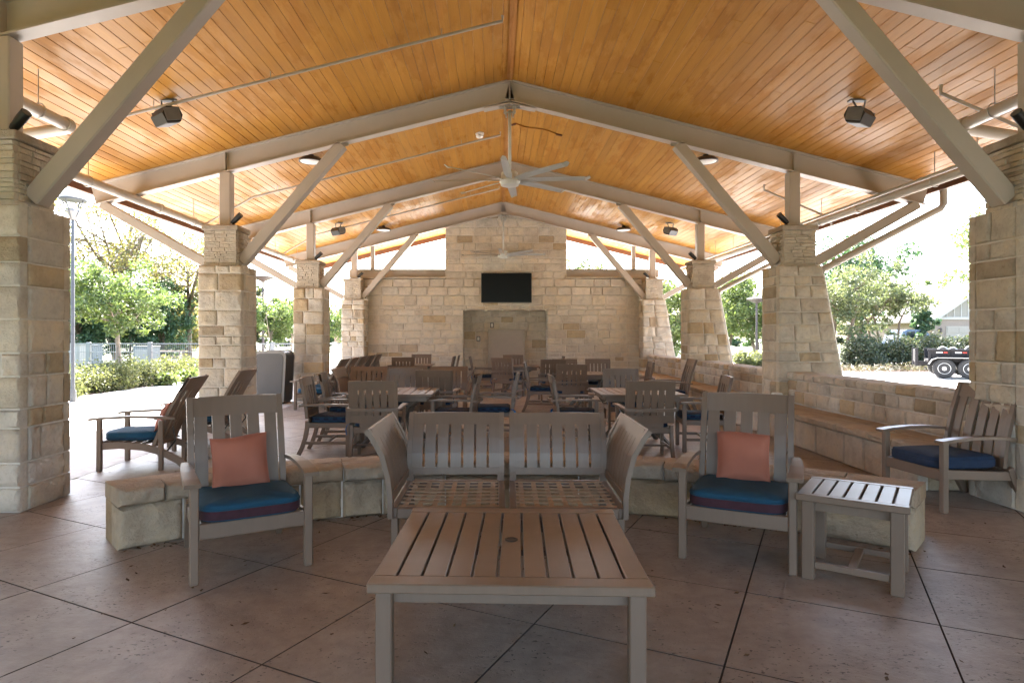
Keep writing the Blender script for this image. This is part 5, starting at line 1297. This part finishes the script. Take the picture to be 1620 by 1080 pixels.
# dump trailer
t = thing('dump_trailer', 'black twin-axle dump trailer parked on the driveway', 'trailer', (15.75, 24.1, 0), R(-30))
LEN = 4.4; y0 = -0.95
bd = MB().box((LEN/2+0.25, 0, 0.62), (LEN-0.3, 1.8, 0.07))
for s in (-1, 1): bd.box((LEN/2+0.25, s*0.90, 0.81), (LEN-0.3, 0.05, 0.40)); bd.box((LEN/2+0.25, s*0.92, 1.01), (LEN-0.25, 0.10, 0.06), b=0.01)
obj('bed', bd, 'trailer_paint', t)
obj('chassis', MB().box((LEN/2, -0.5, 0.50), (LEN, 0.09, 0.14)).box((LEN/2, 0.5, 0.50), (LEN, 0.09, 0.14)).box((0.5, 0, 0.50), (0.1, 1.1, 0.1)), 'trailer_paint', t)
tg = obj('tailgate', MB().box((0.06, 0, 0.78), (0.06, 1.78, 0.46), b=0.01), 'trailer_paint', t)
for s_ in (-1, 1): obj('gate_post', MB().box((0.05, s_*0.90, 0.75), (0.10, 0.08, 0.65), b=0.01), 'trailer_paint', tg)
for i in range(8):
    obj('rib', MB().box((0.45+i*0.56, -0.94, 0.80), (0.07, 0.045, 0.36), b=0.006), 'trailer_paint', t)
    obj('reflector_tape', MB().box((0.73+i*0.56, -0.929, 0.92), (0.19, 0.008, 0.045)), 'trailer_tape', t)
    obj('reflector_tape', MB().box((0.92+i*0.56, -0.929, 0.92), (0.13, 0.008, 0.045)), 'tape_red', t)
for s in (-1, 1):
    fd = MB().sweep([(0.40, s*1.06, 0.50), (0.50, s*1.06, 0.67), (0.66, s*1.06, 0.735), (1.80, s*1.06, 0.735), (1.96, s*1.06, 0.67), (2.06, s*1.06, 0.50)], 0.28, 0.02, side=(0, 1, 0))
    obj('fender', fd, 'galvanised', t)
    for x in (0.86, 1.60):
        wl = MB().lathe([(0.20, -0.11), (0.30, -0.115), (0.345, -0.08), (0.355, 0), (0.345, 0.08), (0.30, 0.115), (0.20, 0.11)], 28).xf(Matrix.Translation((x, s*1.05, 0.355)) @ Matrix.Rotation(R(90), 4, 'X'))
        wh = obj('wheel', wl, 'tyre', t, True, sharp=40)
        rm = MB().lathe([(0.205, -0.105), (0.19, -0.118), (0.15, -0.07), (0.08, -0.065), (0.07, -0.115), (0.0, -0.12)], 20).lathe([(0.0, 0.12), (0.07, 0.115), (0.08, 0.065), (0.15, 0.07), (0.19, 0.118), (0.205, 0.105)], 20).xf(Matrix.Translation((x, s*1.05, 0.355)) @ Matrix.Rotation(R(90), 4, 'X'))
        obj('rim', rm, 'wheel_rim', wh, True, sharp=40)
for i, x in enumerate((0.9, 1.2, 1.75, 2.15)):
    r_ = [0.16, 0.14, 0.20, 0.22][i]
    ring = MB().tube([(x+math.cos(a)*r_, -0.2, 0.95+math.sin(a)*r_) for a in [k*math.pi/10 for k in range(21)]], 0.022, 6, False)
    obj('load_hoop', ring, 'wheel_rim', t, True)
obj('tongue', MB().bar((LEN+0.05, -0.45, 0.5), (LEN+1.2, 0, 0.48), 0.08, 0.12).bar((LEN+0.05, 0.45, 0.5), (LEN+1.2, 0, 0.48), 0.08, 0.12), 'trailer_paint', t)

# pickup truck behind the hedge
t = thing('pickup_truck', 'blue pickup truck parked behind the hedge and olive trees', 'truck', (21.7, 38.5, 0))
body = [(0, 0.55), (0, 1.12), (2.05, 1.12), (2.1, 1.16), (4.0, 1.14), (5.3, 1.02), (5.55, 0.85), (5.6, 0.5)]
obj('body', MB().prism([(x, -0.95, z) for x, z in body], (0, 1.9, 0)), 'truck_blue', t)
obj('tailgate', MB().box((-0.03, 0, 0.88), (0.05, 1.75, 0.48), b=0.015), 'truck_silver', t)
cabp = [(2.1, 1.165), (2.3, 1.78), (2.6, 1.90), (3.6, 1.90), (4.35, 1.16)]
cb_ = obj('cab', MB().prism([(x, -0.82, z) for x, z in cabp], (0, 1.64, 0)), 'truck_blue', t)
for s in (-1, 1):
    obj('side_window', MB().prism([(2.42, s*0.822, 1.24), (2.55, s*0.822, 1.76), (3.02, s*0.822, 1.80), (3.02, s*0.822, 1.24)], (0, s*0.01, 0)), 'car_glass', cb_)
    obj('side_window', MB().prism([(3.12, s*0.822, 1.24), (3.12, s*0.822, 1.80), (3.52, s*0.822, 1.78), (4.0, s*0.822, 1.24)], (0, s*0.01, 0)), 'car_glass', cb_)
    obj('tail_light', MB().box((0.02, s*0.90, 0.95), (0.10, 0.12, 0.32), b=0.01), 'tape_red', t)
    for x in (1.1, 4.5):
        wh = obj('wheel', MB().lathe([(0.2, -0.12), (0.34, -0.12), (0.385, -0.07), (0.385, 0.07), (0.34, 0.12), (0.2, 0.12)], 24).xf(Matrix.Translation((x, s*0.86, 0.385)) @ Matrix.Rotation(R(90), 4, 'X')), 'tyre', t, True, sharp=40)
        obj('rim', MB().lathe([(0.22, -0.125), (0.0, -0.13)], 18).xf(Matrix.Translation((x, s*0.86, 0.385)) @ Matrix.Rotation(R(90 if s < 0 else -90), 4, 'X') @ Matrix.Scale(-1, 4, (0, 0, 1))), 'wheel_rim', wh)
obj('rear_window', MB().prism([(2.135, -0.7, 1.26), (2.28, -0.7, 1.74), (2.28, 0.7, 1.74), (2.135, 0.7, 1.26)], (-0.012, 0, 0.004)), 'car_glass', cb_)
obj('bumper', MB().box((-0.08, 0, 0.55), (0.14, 1.85, 0.18), b=0.03), 'truck_silver', t)

# houses
t = thing('garage_house', 'brick house with gabled garage and beige garage door', 'house', (30.8, 45, 0))
Wg, Dg, He, Pk = 7.4, 8.0, 2.75, 5.3
obj('wall', MB().box((Wg/2, Dg/2, He/2), (Wg, Dg, He)), 'brick_pale', t)
gb = obj('gable', MB().prism([(0.0, 0.05, He), (Wg, 0.05, He), (Wg/2, 0.05, Pk)], (0, 0.2, 0)), 'siding', t)
for i in range(14):
    x = 0.5+i*0.5; h_ = (Pk-He)*(1-abs(x-Wg/2)/(Wg/2))
    if h_ > 0.2: obj('batten', MB().box((x, 0.035, He+h_/2), (0.06, 0.03, h_)), 'trim_white', gb)
for s in (-1, 1):
    e = Wg/2+s*(Wg/2+0.45); ze = He-0.31
    rf = MB().prism([(Wg/2, -0.4, Pk+0.02), (e, -0.4, ze+0.02), (e, -0.4, ze+0.16), (Wg/2, -0.4, Pk+0.18)], (0, Dg+0.8, 0)); ro = obj('roof', rf, 'shingle_grey', t)
    obj('bargeboard', MB().prism([(Wg/2, -0.44, Pk-0.12), (e, -0.44, ze-0.12), (e, -0.44, ze+0.12), (Wg/2, -0.44, Pk+0.14)], (0, 0.04, 0)), 'trim_white', ro)
obj('eave_trim', MB().box((Wg/2, -0.03, He+0.02), (Wg+0.5, 0.10, 0.18)), 'trim_white', t)
dr = obj('garage_door', MB().box((3.35, -0.012, 1.12), (4.9, 0.04, 2.2)), 'door_beige', t)
for i in range(4):
    for j in range(6): obj('panel', MB().box((1.33+j*0.81, -0.04, 0.3+i*0.55), (0.68, 0.02, 0.40), b=0.008), 'door_beige', dr)
obj('wall_lamp', MB().lathe([(0.05, 0), (0.09, 0.06), (0.10, 0.28), (0.03, 0.34), (0.0, 0.36)], 8, (0.45, -0.12, 1.75)), 'lamp_post_dark', t)
t = thing('far_house', 'distant house with a grey hipped roof behind the garage', 'house', (46.5, 66, 0))
Wh, Dh = 10.0, 8.0
obj('wall', MB().box((0, Dh/2, 1.5), (Wh, Dh, 3.0)), 'brick_pale', t)
a, b = Wh/2+0.5, -0.5
rf = MB().add([(-a, b, 2.9), (a, b, 2.9), (a, Dh+.5, 2.9), (-a, Dh+.5, 2.9), (-1.6, Dh/2, 5.9), (1.6, Dh/2, 5.9)], [(0, 1, 5, 4), (1, 2, 5), (2, 3, 4, 5), (3, 0, 4), (3, 2, 1, 0)])
obj('roof', rf, 'shingle_grey', t)
for x in (-3, 0, 3):
    wn = obj('window', MB().box((x, -0.02, 1.6), (1.2, 0.06, 1.3)), 'trim_white', t); obj('pane', MB().box((x, -0.055, 1.6), (1.05, 0.02, 1.15)), 'car_glass', wn)


# large unseen trees added to block light round the near end of the pavilion
for i, (x, y, h_, r) in enumerate(((-14.0, 7.0, 9.5, 4.0), (-13.5, 0.5, 9.5, 4.0), (-11.0, -8.0, 10, 4.2), (13.0, 9.0, 9.5, 4.0), (12.0, 3.0, 9.5, 4.0), (12.5, -4.5, 10, 4.2))):
    tree('large added tree out of view, %s' % ['left of the near column', 'left of the viewpoint', 'behind the viewpoint on the left', 'right of the near column', 'right of the viewpoint', 'behind the viewpoint on the right'][i], (x, y, 0), h_, r, 1.7, 'leaf_unseen', 15000, 0.40, 130+i, name='light_block_tree', nlimb=14, clump=0.30, tr=0.22)
